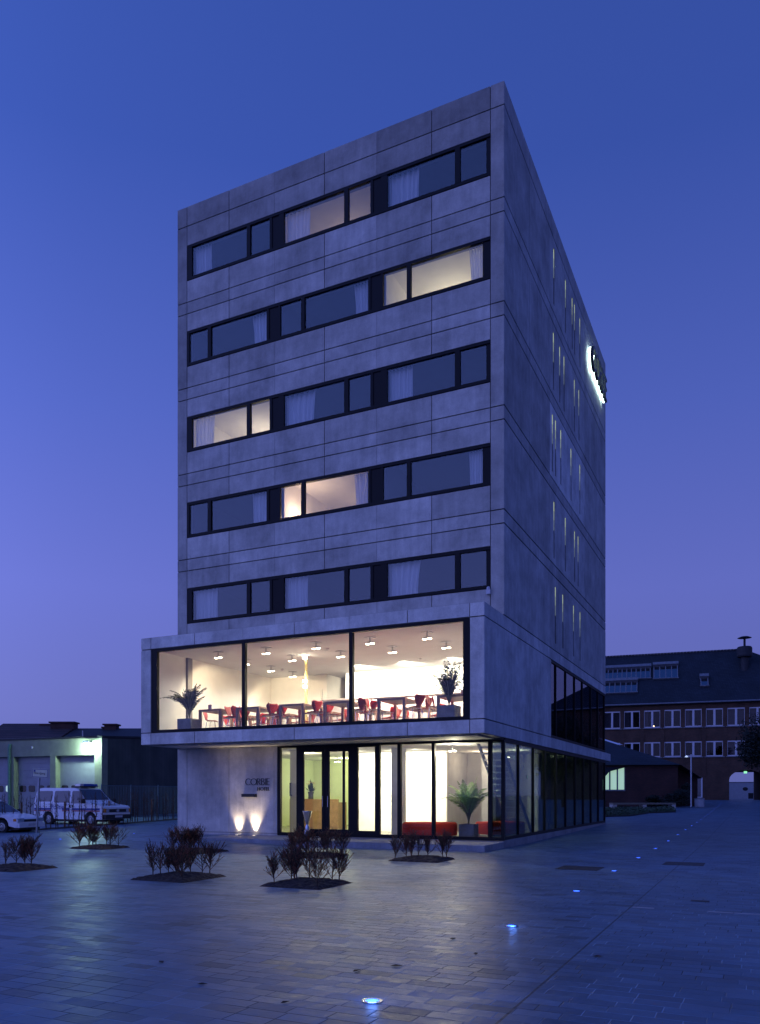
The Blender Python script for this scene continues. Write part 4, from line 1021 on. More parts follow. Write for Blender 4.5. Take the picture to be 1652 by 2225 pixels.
# street name sign
P = at(79.6, 32.8); zg = gz(*P)
t = thing('street_sign', 'leaning grey pole with a pale street name sign by the hedge', 'street sign', (P[0], P[1], zg), R(12)); t.rotation_euler = (0, R(3.2), R(12))
m = M(); m.tube([(0, 0, 0), (0, 0, 2.62)], .045, 12); m.lathe([(.048, 2.62), (.03, 2.66), (0, 2.67)], n=12); m.build('pole', GALV, t)
m = M(); pl = [(-.26, 0), (.36, 0), (.36, .33), (-.26, .33)]; m.prism([(-.28, 2.26), (.44, 2.26), (.46, 2.30), (.46, 2.60), (.44, 2.64), (-.28, 2.64), (-.30, 2.60), (-.30, 2.30)], -.075, -.05, lambda u, v, h: (u, h, v)); pn = m.build('sign_plate', SIGNP, t, normals=True)
m = M(); m.stroke([(-.27, 2.29), (.43, 2.29), (.43, 2.61), (-.27, 2.61)], .022, -.079, -.0755, lambda u, v, h: (u, h, v), True); m.box(-.22, -.14, -.079, -.0755, 2.50, 2.58); m.build('border', STRB, pn, normals=True)
text_mesh('Heerdgang', .135, lambda u, v, h: (u-.22, h, v+2.41), -.080, 'lettering', TEXTB, pn, .92)

# ------------------------------------------------------------------ garage
GA = at(221, 50); GANG = R(4.5)
gu = lambda px: face_u(px, GA, GANG)
t = thing('garage_building', 'low pale garage with sectional doors and a glaring wall lamp', 'garage', (GA[0], GA[1], 0), GANG)
u0, u1, u2, u3, uend = gu(18.6), gu(29.5), gu(108.7), gu(120.7), gu(205.5)
DT = 4.12; HT = 5.2
dw = u2-u1
doors = [(u3, uend), (u1, u2), (u0-dw, u0), (u0-2*dw-.8, u0-dw-.8)]
m = M()
for a, b, c, d in cells(-22, 0, 0, HT, [(a, b, 0, DT) for a, b in doors]): m.box(a, b, 0, .55, c, d)
m.build('wall', GARW, t)
m = M(); m.add([(0.0, .55, 0), (0, 14, 0), (0, 14, 5.95), (0, .55, HT+.0), (-.3, .55, 0), (-.3, 14, 0), (-.3, 14, 5.95), (-.3, .55, HT)], [(0, 1, 2, 3), (7, 6, 5, 4), (0, 3, 7, 4), (1, 5, 6, 2), (3, 2, 6, 7)])
m.build('wall', GARSIDE, t, normals=True, label='dark boarded side wall of the garage')
m = M(); m.add([(-22, -.06, HT), (.05, -.06, HT), (.05, 14, 5.95), (-22, 14, 5.95), (-22, -.06, HT+.12), (.05, -.06, HT+.12), (.05, 14, 6.07), (-22, 14, 6.07)], [(3, 2, 1, 0), (4, 5, 6, 7), (0, 1, 5, 4), (1, 2, 6, 5), (2, 3, 7, 6), (3, 0, 4, 7)]); m.build('roof', ROOFD, t)
for a, b in doors:
    f = M(); nz = 9
    for k in range(nz): f.box(a, b, .42, .46, DT*k/nz+.008, DT*(k+1)/nz-.008, 0)
    f.box(a, b, .462, .48, 0, DT)
    for k in range(3*nz): f.box(a+.02, b-.02, .414, .4195, DT*k/nz/3+.05, DT*k/nz/3+.062)
    d = f.build('garage_door', DOORP, t)
    nw = 4
    for k in range(nw):
        c_ = a+(b-a)*(k+.5)/nw; w_ = .27; z0, z1 = 1.78+.02, 2.22
        pts = [(c_+(w_ if q in (0, 3) else -w_)+(-.0), 0) for q in range(4)]
        pl = [(c_-w_+.1+.1*math.cos(a_), z0+.1+.1*math.sin(a_)) for a_ in (math.pi, 1.25*math.pi, 1.5*math.pi)]+[(c_+w_-.1+.1*math.cos(a_), z0+.1+.1*math.sin(a_)) for a_ in (1.5*math.pi, 1.75*math.pi, 2*math.pi)]
        pl += [(c_+w_-.1+.1*math.cos(a_), z1-.1+.1*math.sin(a_)) for a_ in (0, .25*math.pi, .5*math.pi)]+[(c_-w_+.1+.1*math.cos(a_), z1-.1+.1*math.sin(a_)) for a_ in (.5*math.pi, .75*math.pi, math.pi*.999)]
        q = M(); q.prism(pl, .40, .4135, lambda u, v, h: (u, h, v))
        lit = (a, b) == doors[2] and k == 3
        q.build('door_window', emit('lit_door_window', (.55, .8, .62), .55) if lit else bpy.data.materials.get('door_glass') or plain('door_glass', (.012, .012, .014), .1, 0, .1, 5), d, normals=True)
m = M(); up = (gu(19.5)+gu(26))/2; m.tube([(up, -.12, 0), (up, -.12, 4.75), (up, -.05, 4.95)], .09, 10); m.build('downpipe', plain('green_pipe', (.08, .17, .16), .5), t)
m = M(); m.box(gu(69), gu(72), -.05, 0, 4.62, 4.78); m.build('wall_box', FRAMEW, t)
lx = gu(199)
m = M(); m.tube([(lx, 0, 4.98), (lx, -.35, 5.0)], .025, 8); m.box(lx-.22, lx+.22, -.55, -.2, 4.86, 5.0); wl = m.build('wall_lamp', GALV, t)
m = M(); m.lathe([(0, -.17), (.12, -.13), (.17, -.02), (.15, .04)], (lx, -.42, 4.81), 14); m.build('lamp_glass', emit('mercury_lamp', (.62, 1., .86), 220), wl)
ct, st_ = math.cos(GANG), math.sin(GANG)
def gw(u, v, z): return (GA[0]+u*ct-v*st_, GA[1]+u*st_+v*ct, z)
lamp('garage_lamp_light', 'POINT', gw(lx, -.45, 4.68), 650, (.62, 1., .80), .15)

# roofs behind
def shed(name, pxl, pxr, s, dz, ridge, eave, mat, lb, cat='building', wallm=BRICKD, depth=7, rot=R(4.5)):
    A, B = at(pxl, s), at(pxr, s); c_ = ((A[0]+B[0])/2, (A[1]+B[1])/2); ln = math.hypot(B[0]-A[0], B[1]-A[1])
    t = thing(name, lb, cat, (c_[0], c_[1], 0), math.atan2(B[1]-A[1], B[0]-A[0])); a = ln/2
    m = M(); m.box(-a, a, 0, .25, 0, eave); m.box(-a, a, 2*depth-.25, 2*depth, 0, eave)
    for x in (-a, a-.25): m.prism([(.25, 0), (2*depth-.25, 0), (2*depth-.25, eave), (depth, ridge-.15), (.25, eave)], x, x+.25, lambda u, v, h: (h, u, v))
    m.build('wall', wallm, t, normals=True)
    m = M(); o_ = .3
    for s_ in (0, 1):
        y0, y1 = (-.35, depth) if s_ == 0 else (2*depth+.35, depth)
        m.add([(-a-o_, y0, eave-.15), (a+o_, y0, eave-.15), (a+o_, y1, ridge), (-a-o_, y1, ridge), (-a-o_, y0, eave), (a+o_, y0, eave), (a+o_, y1, ridge+.15), (-a-o_, y1, ridge+.15)], [(0, 3, 2, 1), (4, 5, 6, 7), (0, 1, 5, 4), (1, 2, 6, 5), (2, 3, 7, 6), (3, 0, 4, 7)])
    m.build('roof', mat, t, normals=True)
    return t, a
def chimney(t, x, y, z0, z1, w_, mat, cap=True, d_=.6):
    m = M(); m.box(x-w_/2, x+w_/2, y-d_/2, y+d_/2, z0, z1)
    if cap: m.box(x-w_/2-.12, x+w_/2+.12, y-d_/2-.12, y+d_/2+.12, z1+.001, z1+.13)
    m.build('chimney', mat, t)
zt = lambda y, s: EYE+(HY-y)/F*s
sh, a = shed('long_shed', 100, 420, 62, 0, zt(1586.5, 69), 4.9, ROOFD, 'long low building with dark sheet roof behind the garage', 'shed', depth=7)
P0 = lambda px: (px-260)/320*2*a
chimney(sh, P0(177), 7, 6.3, zt(1577, 69), 1.0, BRICKD, d_=.9); chimney(sh, P0(167), 7, 6.3, zt(1583, 69), .6, BRICKD); chimney(sh, P0(304), 7, 6.3, zt(1583.5, 69), .9, BRICKD)
m = M(); m.tube([(P0(181), -.1, 4.6), (P0(181), -.1, zt(1588, 62))], .06, 8); m.build('vent_pipe', GALV, sh)
sh2, a = shed('tiled_house', -60, 62, 66, 0, zt(1576, 72), 5.5, ROOFR, 'old house with red-brown tiled roof and two chimneys behind the garage', 'house', BRICKD, 6)
P1 = lambda px: (px-1)/122*2*a
chimney(sh2, P1(48), 6, 7, zt(1577.5, 72), 1.6, BRICK, d_=.9); 
sh3, a3 = shed('gabled_house', 64, 103, 64, 0, zt(1584, 69), 5.6, ROOFR, 'small brick house with a broad capped chimney between garage and tiled house', 'house', BRICK, 5)
chimney(sh3, .1, 5, 6.5, zt(1572.5, 69), 2.0, BRICKD, d_=1.0)
t = thing('flat_roofed_shed', 'flat roofed shed with pale roof edge rising behind the garage', 'shed', (*at(30, 60), 0), R(4.5))
m = M(); m.box(-14, 3.6, 0, 6, 0, 5.75); m.build('wall', ROOFD, t); m = M(); m.box(-14.1, 3.7, -.1, 6, 5.751, 5.86); m.build('roof', LEADD, t)

# bar fence
FA = at(222, 44.8); FB = at(400, 50); fa = math.atan2(FB[1]-FA[1], FB[0]-FA[0]); fl_ = math.hypot(FB[0]-FA[0], FB[1]-FA[1])
t = thing('bar_fence', 'blue-green steel bar fence behind the hedge along the garage side', 'fence', (FA[0], FA[1], gz(*FA)), fa)
m = M(); m.tube([(0, 0, .22), (fl_, 0, .22)], .022, 6); m.tube([(0, 0, 2.0), (fl_, 0, 2.0)], .022, 6); m.build('rail', FENCEM, t)
m = M(); k = .1
while k < fl_: m.tube([(k, 0, .1), (k, 0, 2.0)], .011, 4); k += .115
m.build('bars', FENCEM, t)
for i in range(4):
    m = M(); x = fl_*i/3; m.tube([(x, .04, 0), (x, .04, 2.08)], .035, 8); m.build('post', FENCEM, t)

# ------------------------------------------------------------------ vehicles
def wheel(t, x, y, r=.33, w_=.2):
    T = Matrix.Translation((x, y, r)) @ Matrix.Rotation(R(90), 4, 'X')
    m = M(); m.lathe([(r*.62, -w_/2), (r*.93, -w_/2), (r, -w_/2+.04), (r, w_/2-.04), (r*.93, w_/2), (r*.62, w_/2)], n=28, T=T, cap=False); m.lathe([(r*.62, -w_/2+.02), (0, -w_/2+.03)], n=28, T=T, cap=False); m.lathe([(r*.62, w_/2-.02), (0, w_/2-.03)], n=28, T=T, cap=False); wh = m.build('wheel', TYRE, t, smooth=False)
    m = M()
    for s in (-1, 1):
        z = s*(w_/2-.012); m.lathe([(r*.6, z), (r*.5, z+s*.012), (r*.46, z-s*.01), (r*.16, z), (r*.14, z+s*.02), (0, z+s*.022)], n=24, T=T, cap=False)
        for k in range(8):
            a_ = k*math.pi/4; c_ = (math.cos(a_)*r*.34, math.sin(a_)*r*.34); m.lathe([(.022, z+s*.002), (0, z+s*.003)], (c_[0], c_[1], 0), 8, mat=1, T=T, cap=False)
    m.build('rim', [GALV, PLASTB], wh)
def body(t, lower, upper, wl, wu, belt, name='body', mat=VANW, arches=(), ra=.40, zb=.3):
    """lower/upper: side profiles (x,z); vertical sides below the belt line, leaning in above it"""
    m = M()
    yl = lambda z: wl
    yu = lambda z, zt_: wl-(wl-wu)*(z-belt)/(zt_-belt)
    zt_ = max(p[1] for p in upper)
    n = len(lower)
    # round wheel arches cut into the lower edge of the side
    L_ = [(x, z) for x, z in lower]
    vs = [(x, -wl, z) for x, z in L_]+[(x, wl, z) for x, z in L_]
    m.add(vs, [tuple(range(n)), tuple(range(2*n-1, n-1, -1))]+[(i, (i+1) % n, n+(i+1) % n, n+i) for i in range(n)])
    n = len(upper); vs = [(x, -yu(z, zt_), z) for x, z in upper]+[(x, yu(z, zt_), z) for x, z in upper]
    m.add(vs, [tuple(range(n)), tuple(range(2*n-1, n-1, -1))]+[(i, (i+1) % n, n+(i+1) % n, n+i) for i in range(n)])
    return m.build(name, mat, t, normals=True)
def archcut(prof_left, xs, r, zb):
    """bottom edge going from rear (x small) to front with arches centred at xs"""
    out = []
    for x in xs:
        for i in range(9):
            a_ = math.pi-math.pi*i/8; out.append((x+r*math.cos(a_), max(zb, .33+r*math.sin(a_)*1.0)))
    return out
def side_panel(t, poly, wl, wu, belt, ztop, name, mat, side=-1, off=.008, **kw):
    f_ = lambda u, v, h: (u, side*(wl-(wl-wu)*max(0, (v-belt))/(ztop-belt)+h), v)
    m = M(); m.prism(poly, .001, off, f_); return m.build(name, mat, t, normals=True, **kw)
def roundpoly(pts, r=.05, n=3):
    out = []; N_ = len(pts)
    for i in range(N_):
        p = Vector(pts[i]); a = (Vector(pts[i-1])-p); b = (Vector(pts[(i+1) % N_])-p); a = a.normalized()*min(r, a.length*.45); b = b.normalized()*min(r, b.length*.45)
        for k in range(n+1):
            u = k/n; q = p+a*(1-u)**2+b*u*u; out.append((q.x, q.y))
    return out
# van: x forward, length 4.75, rear at 0
VL = 4.75; P = at(178, 41.4)
van = thing('police_van', 'white police van with roof light bar, parked in front of the garage doors', 'van', (P[0], P[1], .02), R(25.5-24))
VO = VL/2
low = [(-VO+.06, .42)]+archcut(None, [-VO+.98, VO-.93], .41, .30)+[(VO-.08, .34), (VO-.0, .50), (VO-.02, .95), (VO-.14, 1.02), (VO-.95, 1.14), (-VO, 1.14), (-VO, .5)]
upp = [(-VO, 1.14), (VO-.95, 1.14), (VO-1.28, 1.30), (VO-1.85, 1.86), (VO-2.1, 1.925), (-VO+.5, 1.94), (-VO+.2, 1.90), (-VO+.08, 1.72)]
low = [p for i, p in enumerate(low)]
body(van, low, upp, .92, .78, 1.14)
kw = dict(wl=.92, wu=.78, belt=1.14, ztop=1.94)
wb, wt_ = 1.18, 1.78
for sd in (-1, 1):
    for poly in ([(-VO+.14, wb+.05), (-VO+1.22, wb+.05), (-VO+1.22, wt_), (-VO+.24, wt_)], [(-VO+1.36, wb), (-VO+2.42, wb), (-VO+2.42, wt_), (-VO+1.36, wt_)], [(-VO+2.55, wb-.04), (VO-1.22, wb-.04), (VO-1.62, wt_-.04), (VO-1.72, wt_), (-VO+2.55, wt_)]):
        side_panel(van, roundpoly(poly, .07), name='side_window', mat=PLASTB if False else bpy.data.materials.get('dark_van_glass') or plain('dark_van_glass', (.03, .04, .06), .06, 0, .05, 3, 0, .9), side=sd, **kw)
    for z, mt, h_ in ((.80, STRB, .10), (.735, STRR, .05)):
        for a_, b_ in ((-VO+.02, -VO+1.15), (-VO+1.95, -VO+2.45), (-VO+2.6, VO-.3)):
            side_panel(van, [(a_, z), (b_, z), (b_, z+h_), (a_, z+h_)], name='stripe', mat=mt, side=sd, **kw)
    side_panel(van, [(-VO+.0, .40), (VO-.1, .40), (VO-.1, .425), (-VO, .425)], name='sill_strip', mat=PLASTB, side=sd, off=.012, **kw) if False else None
    for a_ in (-VO+2.43, -VO+2.62): side_panel(van, roundpoly([(a_, .93), (a_+.09, .93), (a_+.09, 1.06), (a_, 1.06)], .02), name='handle', mat=PLASTB, side=sd, off=.03, **kw)
    for a_ in (-VO+1.29, -VO+2.48, VO-1.16): side_panel(van, [(a_, .45), (a_+.014, .45), (a_+.014, 1.13), (a_, 1.13)], name='door_gap', mat=PLASTB, side=sd, off=.002, **kw)
text_mesh('Politie', .36, lambda u, v, h: (u-VO+1.18, h, v+.84), -.932, 'lettering', STRB, van)
# windscreen, bonnet, front
def frontpatch(t, a, b, wa, wb_, name, mat, off=.01, **k2):
    d = Vector((b[0]-a[0], b[1]-a[1])).normalized(); nn = Vector((d.y, -d.x)); nn = nn if nn.x > 0 else -nn
    m = M(); A = [(a[0]+nn.x*h, y, a[1]+nn.y*h) for h in (.001, off) for y in (-wa, wa)]; B = [(b[0]+nn.x*h, y, b[1]+nn.y*h) for h in (.001, off) for y in (-wb_, wb_)]
    m.add(A+B, [(0, 1, 5, 4), (2, 6, 7, 3), (0, 2, 3, 1), (4, 5, 7, 6), (0, 4, 6, 2), (1, 3, 7, 5)]); return m.build(name, mat, t, normals=True, **k2)
VG = bpy.data.materials['dark_van_glass']
frontpatch(van, (VO-1.30, 1.32), (VO-1.83, 1.84), .82, .74, 'windscreen', VG, .012)
m = M(); m.box(VO-.01, VO+.02, -.60, .60, .70, .86); m.build('grille', PLASTB, van)
for s in (-1, 1):
    m = M(); m.box(VO-.03, VO+.025, s*.61 if s > 0 else -.80, .80 if s > 0 else -.61, .69, .88); m.build('headlight', HEADL, van)
    m = M(); m.box(VO-.06, VO+.02, s*.81 if s > 0 else -.925, .925 if s > 0 else -.81, .69, .88); m.build('indicator', ORANGE, van)
m = M(); m.box(VO-.12, VO+.09, -.93, .93, .36, .58); m.box(-VO-.08, -VO+.1, -.92, .92, .38, .56); m.build('bumper', PLASTB, van)
m = M(); m.box(VO+.091, VO+.10, -.26, .26, .43, .54); m.build('number_plate', FRAMEW, van)
m = M(); m.box(VO+.021, VO+.03, -.10, .10, .72, .84); m.stroke(arc(0, 0, .07, 0, 360)[:-1], .014, .031, .034, lambda u, v, h: (VO+h, u, v+.78), True); m.build('badge', CHROME, van)
m = M()
for i, (a_, b_) in enumerate([(-.35, -.1), (-.2, .1), (.0, .3), (.15, .45)]):
    m.stroke([(VO-.80+.1*i, -.3+.14*i), (VO-.45, -.15+.14*i), (VO-.3, .05+.1*i)], .05, 0, .004, lambda u, v, h: (u, v, 1.14-(u-(VO-.95))*(.12/.81)+.004+h))
m.build('bonnet_emblem', STRB, van, normals=True)
for s in (-1, 1):
    m = M(); m.tube([(VO-1.25, s*.91, 1.2), (VO-1.22, s*1.05, 1.22)], .02, 6); m.box(VO-1.26, VO-1.16, s*1.0, s*1.2, 1.15, 1.38); m.build('mirror', PLASTB, van)
m = M(); m.box(VO-2.12, VO-1.98, -.55, .55, 1.945, 2.0); m.box(VO-2.3, VO-1.85, -.62, .62, 2.0, 2.03); lb_ = m.build('light_bar', PLASTB, van)
for k in range(5):
    y0 = -.60+.245*k; m = M(); m.box(VO-2.26, VO-1.89, y0, y0+.215, 2.031, 2.14); m.build('beacon', HEADL if k in (0,) else BLUEL, lb_)
for x in (-VO+.98, VO-.93):
    for y in (-.80, .80): wheel(van, x, y, .33, .2)
m = M()
for x in (-VO+.98, VO-.93): m.box(x-.40, x+.40, -.65, .65, .34, .75)
m.box(-VO+.15, VO-.2, -.7, .7, .22, .33); m.build('underbody', PLASTB, van)
# patrol car, nose to the right, cut by the picture edge
P = at(-20, 33.8)
car = thing('police_car', 'white police car with blue chevrons, only its front half in the picture at left', 'car', (P[0], P[1], -.02), R(25.5-13))
CO = 1.95
low = [(-CO, .4)]+archcut(None, [-CO+.72, CO-.78], .36, .24)+[(CO-.12, .26), (CO, .36), (CO-.01, .58), (CO-.10, .66), (CO-.75, .80), (CO-1.15, .86), (-CO+.1, .86), (-CO, .8)]
upp = [(-CO+.08, .86), (CO-1.15, .86), (CO-1.85, 1.34), (CO-2.15, 1.41), (-CO+.75, 1.40), (-CO+.35, 1.3)]
body(car, low, upp, .84, .62, .86)
kc = dict(wl=.84, wu=.62, belt=.86, ztop=1.41)
for sd in (-1, 1):
    side_panel(car, roundpoly([(-CO+.35, .90), (-CO+1.6, .90), (-CO+1.6, 1.33), (-CO+.62, 1.30)], .05), name='side_window', mat=VG, side=sd, **kc)
    side_panel(car, roundpoly([(-CO+1.68, .90), (CO-1.32, .90), (CO-1.93, 1.32), (-CO+1.68, 1.33)], .05), name='side_window', mat=VG, side=sd, **kc)
    for k in range(3):
        x_ = CO-1.30+.2*k; side_panel(car, [(x_-.62, .50), (x_-.50, .50), (x_+.12, .80), (x_-.06, .80)], name='chevron', mat=STRB, side=sd, **kc)
frontpatch(car, (CO-1.19, .89), (CO-1.83, 1.325), .76, .64, 'windscreen', VG, .012)
m = M(); m.box(CO-.01, CO+.02, -.42, .42, .50, .60); m.build('grille', PLASTB, car)
for s in (-1, 1):
    m = M(); m.box(CO-.10, CO+.012, .45 if s > 0 else -.80, .80 if s > 0 else -.45, .50, .64); m.build('headlight', HEADL, car)
    m = M(); m.box(CO-.2, CO-.06, .8405 if s > 0 else -.850, .85 if s > 0 else -.8405, .52, .62); m.build('indicator', ORANGE, car)
m = M(); m.box(CO-.1, CO+.07, -.82, .82, .26, .44); m.box(-CO-.07, -CO+.1, -.82, .82, .28, .46); m.build('bumper', VANW, car)
m = M(); m.box(CO+.071, CO+.08, -.25, .25, .32, .42); m.build('number_plate', FRAMEW, car)
m = M(); m.box(-CO+1.25, -CO+1.45, -.5, .5, 1.412, 1.44); m.box(-CO+1.22, -CO+1.5, -.55, .55, 1.44, 1.54, 1); m.build('light_bar', [PLASTB, BLUEL], car)
for s in (-1, 1):
    m = M(); m.box(CO-1.35, CO-1.25, s*.85, s*.98, .88, 1.0); m.build('mirror', PLASTB, car)
for x in (-CO+.72, CO-.78):
    for y in (-.74, .74): wheel(car, x, y, .29, .17)
m = M()
for x in (-CO+.72, CO-.78): m.box(x-.35, x+.35, -.62, .62, .3, .62)
m.box(-CO+.1, CO-.1, -.65, .65, .16, .28); m.build('underbody', PLASTB, car)

# ------------------------------------------------------------------ school building on the right
SA = at(1600, 86.4); SANG = R(25.5-19)
su = lambda px: face_u(px, SA, SANG)
sz = lambda y, px: EYE+(HY-y)/F*((SA[0]+su(px)*math.cos(SANG)-CAM[0])*VW[0]+(SA[1]+su(px)*math.sin(SANG)-CAM[1])*VW[1])
GB = .9
t = thing('school_building', 'long dark red brick building with steep dark roof, white windows and arched gateway', 'building', (SA[0], SA[1], 0), SANG)
c4x = lambda x: 1040.5+.3703*x
wins = [(745-116, 720), (732, 835), (850, 950), (967, 1070), (1085, 1190), (1207, 1313), (1330, 1438), (1455, 1567), (1583, 1690), (1708, 1810)]
WX = [(su(c4x(a)), su(c4x(b))) for a, b in wins]
r1 = (sz(1579.6, c4x(1260)), sz(1540.7, c4x(1260))); r2 = (sz(1644.4, c4x(1260)), sz(1611, c4x(1260)))
ua, ub = WX[0][0]-12, WX[-1][1]+8; EV = sz(1526, c4x(1207))
ax0, ax1 = su(1585), su(1662); azt = sz(1673, 1610)
holes = [(a, b, *r1) for a, b in WX]+[(a, b, *r2) for a, b in WX]+[(ax0, ax1, 0, azt)]
dx0, dx1 = su(1512), su(1527); holes.append((dx0, dx1, 1.3, sz(1690, 1520)))
m = M()
for a, b, c, d in cells(ua, ub, 0, EV, holes): m.box(a, b, 0, .4, c, d)
# arch head
nA = 12; ac = (ax0+ax1)/2; ar = (ax1-ax0)/2; spring = azt-ar*.62
for i in range(nA):
    a0, a1 = math.pi-math.pi*i/nA, math.pi-math.pi*(i+1)/nA
    p0 = (ac+ar*math.cos(a0), spring+ar*.62*math.sin(a0)); p1 = (ac+ar*math.cos(a1), spring+ar*.62*math.sin(a1))
    m.prism([(p0[0], p0[1]), (p1[0], p1[1]), (p1[0], azt), (p0[0], azt)], .0, .4, lambda u, v, h: (u, h, v))
PD = 10
m.box(ax0-.3, ax0, .4, PD, 0, azt+.2); m.box(ax1, ax1+.3, .4, PD, 0, azt+.2); m.box(ax0, ax1, .4, PD, azt+.0005, azt+.2)
for a, b, c, d in cells(ua, ub, 0, EV, [(ax0-.3, ax1+.3, 0, azt+.2)]): m.box(a, b, PD+.001, PD+.4, c, d)
# pilaster strips between the windows
for (a, b), (c, d) in zip(WX, WX[1:]): m.box((b+c)/2-.22, (b+c)/2+.22, -.06, -.0005, max(r2[0]-2.2, 0) if (b+c)/2 < ax0-1 else azt+.4, EV-.25)
m.build('wall', BRICK, t, normals=False)
RZ = zt(1414, 91.5); RD = 5.2
ur = su(1618)+.6
m = M(); m.add([(ua-.4, -.45, EV-.12), (ub+.4, -.45, EV-.12), (ub+.4, 2*RD+.45, EV-.12), (ua-.4, 2*RD+.45, EV-.12), (ua-.4, RD, RZ), (ur, RD, RZ)],
               [(0, 1, 5, 4), (1, 2, 5), (2, 3, 4, 5), (3, 0, 4), (3, 2, 1, 0)]); rf = m.build('roof', ROOFM, t, normals=True)
m = M(); m.tube([(ua-.4, -.5, EV-.1), (ub+.4, -.5, EV-.1)], .09, 8); m.build('gutter', LEADD, t)
m = M(); k = ua
while k < ur: m.tube([(k, RD, RZ+.02), (k+.33, RD, RZ+.03)], [.12, .14], 6); k += .36
m.build('ridge_tiles', ROOFM, rf)
cR = lambda x, off=0: (x, None)
def onroof(u, v, h=0):   # v 0..1 from eave to ridge
    sl = Vector((0, RD+.45, RZ-EV+.12)); nn = Vector((0, -sl.z, sl.y)).normalized(); p = Vector((u, -.45, EV-.12))+sl*v+nn*h; return tuple(p)
def rv(y, px):           # roof fraction for a picture height
    best = min(range(101), key=lambda i: abs((HY-F*(onroof(0, i/100)[2]-EYE)/((SA[0]+su(px)*math.cos(SANG)-onroof(0, i/100)[1]*math.sin(SANG)-CAM[0])*VW[0]+(SA[1]+su(px)*math.sin(SANG)+onroof(0, i/100)[1]*math.cos(SANG)-CAM[1])*VW[1]))-y)); return best/100
def skylight(pxa, pxb, ya, yb, n, lb):
    v1, v0 = rv(ya, (pxa+pxb)/2), rv(yb, (pxa+pxb)/2); a, b = su(pxa)*1.04, su(pxb)*1.04
    f = M(); f.prism([(a-.12, v0-.012), (b+.12, v0-.012), (b+.12, v0), (a-.12, v0)], .02, .22, onroof); f.prism([(a-.12, v1), (b+.12, v1), (b+.12, v1+.05), (a-.12, v1+.05)], .02, .5, onroof)
    for k in range(n+1): x = a+(b-a)*k/n; f.prism([(x-.05, v0), (x+.05, v0), (x+.05, v1), (x-.05, v1)], .02, .2, onroof)
    o = f.build('skylight', LEADD, rf, normals=True, label=lb)
    q = M(); q.prism([(a, v0), (b, v0), (b, v1), (a, v1)], .021, .10, onroof); q.build('pane', glass('roof_glass_'+str(n), (.2, .22, .25), .3, .8, (.8, .9, 1)), o, normals=True)
skylight(1290, 1420, 1457, 1478, 13, 'long upper band of roof glazing'); skylight(1428, 1479, 1450, 1475, 4, 'upper right band of roof glazing'); skylight(1322, 1392, 1485, 1506, 6, 'short lower band of roof glazing')
skylight(1528, 1543, 1476, 1492, 1, 'small square roof window')
# flue
fu = su(1624)*1.05; p = onroof(fu, rv(1450, 1624)); m = M(); m.tube([(fu, p[1], p[2]-.6), (fu, p[1], zt(1415, 90))], .42, 14); m.lathe([(.75, 0), (.8, .15), (.8, 1.0), (.7, 1.15)], (fu, p[1], zt(1412, 90)-1.0), 16)
m.tube([(fu, p[1], zt(1405, 90)-.2), (fu, p[1], zt(1392, 90))], .12, 8); m.lathe([(.75, 0), (.4, .15), (0, .2)], (fu, p[1], zt(1390, 90)), 16); m.build('flue', ROOFD, rf)
# windows
cmat = plain('drawn_curtain', (.26, .23, .26), .9)
rn = random.Random(9)
for ri, (z0, z1) in enumerate((r1, r2)):
    for wi, (a, b) in enumerate(WX):
        f = M(); w_ = .13; z0_, z1_ = z0+.003, z1-.003; a_, b_ = a+.003, b-.003
        f.box(a_, b_, .02, .2, z1_-w_, z1_); f.box(a_, b_, .02, .2, z0_, z0_+w_); f.box(a_, a_+w_, .02, .2, z0_+w_, z1_-w_); f.box(b_-w_, b_, .02, .2, z0_+w_, z1_-w_); c_ = (a+b)/2; f.box(c_-.11, c_+.11, .0, .2, z0_+w_, z1_-w_)
        o = f.build('window', FRAMEW, t)
        q = M(); q.box(a-.08, b+.08, -.14, -.0605, z0-.09, z0-.0); q.box(a+.01, b-.01, -.06, .0, z0-.05, z0-.002) if False else None; q.build('sill', LEADD, o)
        for p0, p1 in ((a_+w_, c_-.11), (c_+.11, b_-w_)):
            q = M(); q.box(p0, p1, .1, .12, z0_+w_, z1_-w_); q.build('pane', G_BR, o)
        mode = rn.random()
        if wi in (1,) or (ri == 0 and wi in (7, 8)) or (ri == 1 and wi in (7, 8)):
            q = M(); q.box(a, b, .3, .32, z0, z1); q.build('curtain', cmat, o)
        elif mode < .35:
            q = M(); q.box(a, a+(b-a)*rn.uniform(.12, .4), .3, .32, z0, z1); q.build('curtain', cmat, o)
m = M(); 
for z in (r1, r2): m.box(ua, ub, 2.6, 2.7, z[0]-.5, z[1]+.6); m.box(ua, ub, .4, 2.6, z[0]-.6, z[0]-.5)
m.build('inner_wall', plain('dark_interior', (.012, .012, .014), .9), t)
q = M(); lx_ = su(c4x(1027)); q.lathe([(0, 0), (.07, .05), (.07, .12), (0, .17)], (lx_, .6, r1[0]+.15), 10, cap=False); q.build('desk_lamp_glow', emit('desk_lamp', (1, .7, .35), 14), t)
f = M(); f.box(dx0, dx0+.15, .0, .2, 1.3, sz(1690, 1520)); f.box(dx1-.15, dx1, .0, .2, 1.3, sz(1690, 1520)); f.box(dx0+.15, dx1-.15, .0, .2, 1.3, 1.4); f.box(dx0+.15, dx1-.15, .1, .2, 1.4, sz(1690, 1520), 1); f.build('window', [FRAMEW, VG], t, label='tall narrow ground floor window left of the arch')
q = M(); q.box(ac-.15, ac+.15, 1.2, 1.5, azt-.35, azt-.12); q.build('passage_lamp', emit('green_lamp', (.3, .9, .5), 1.2), t)
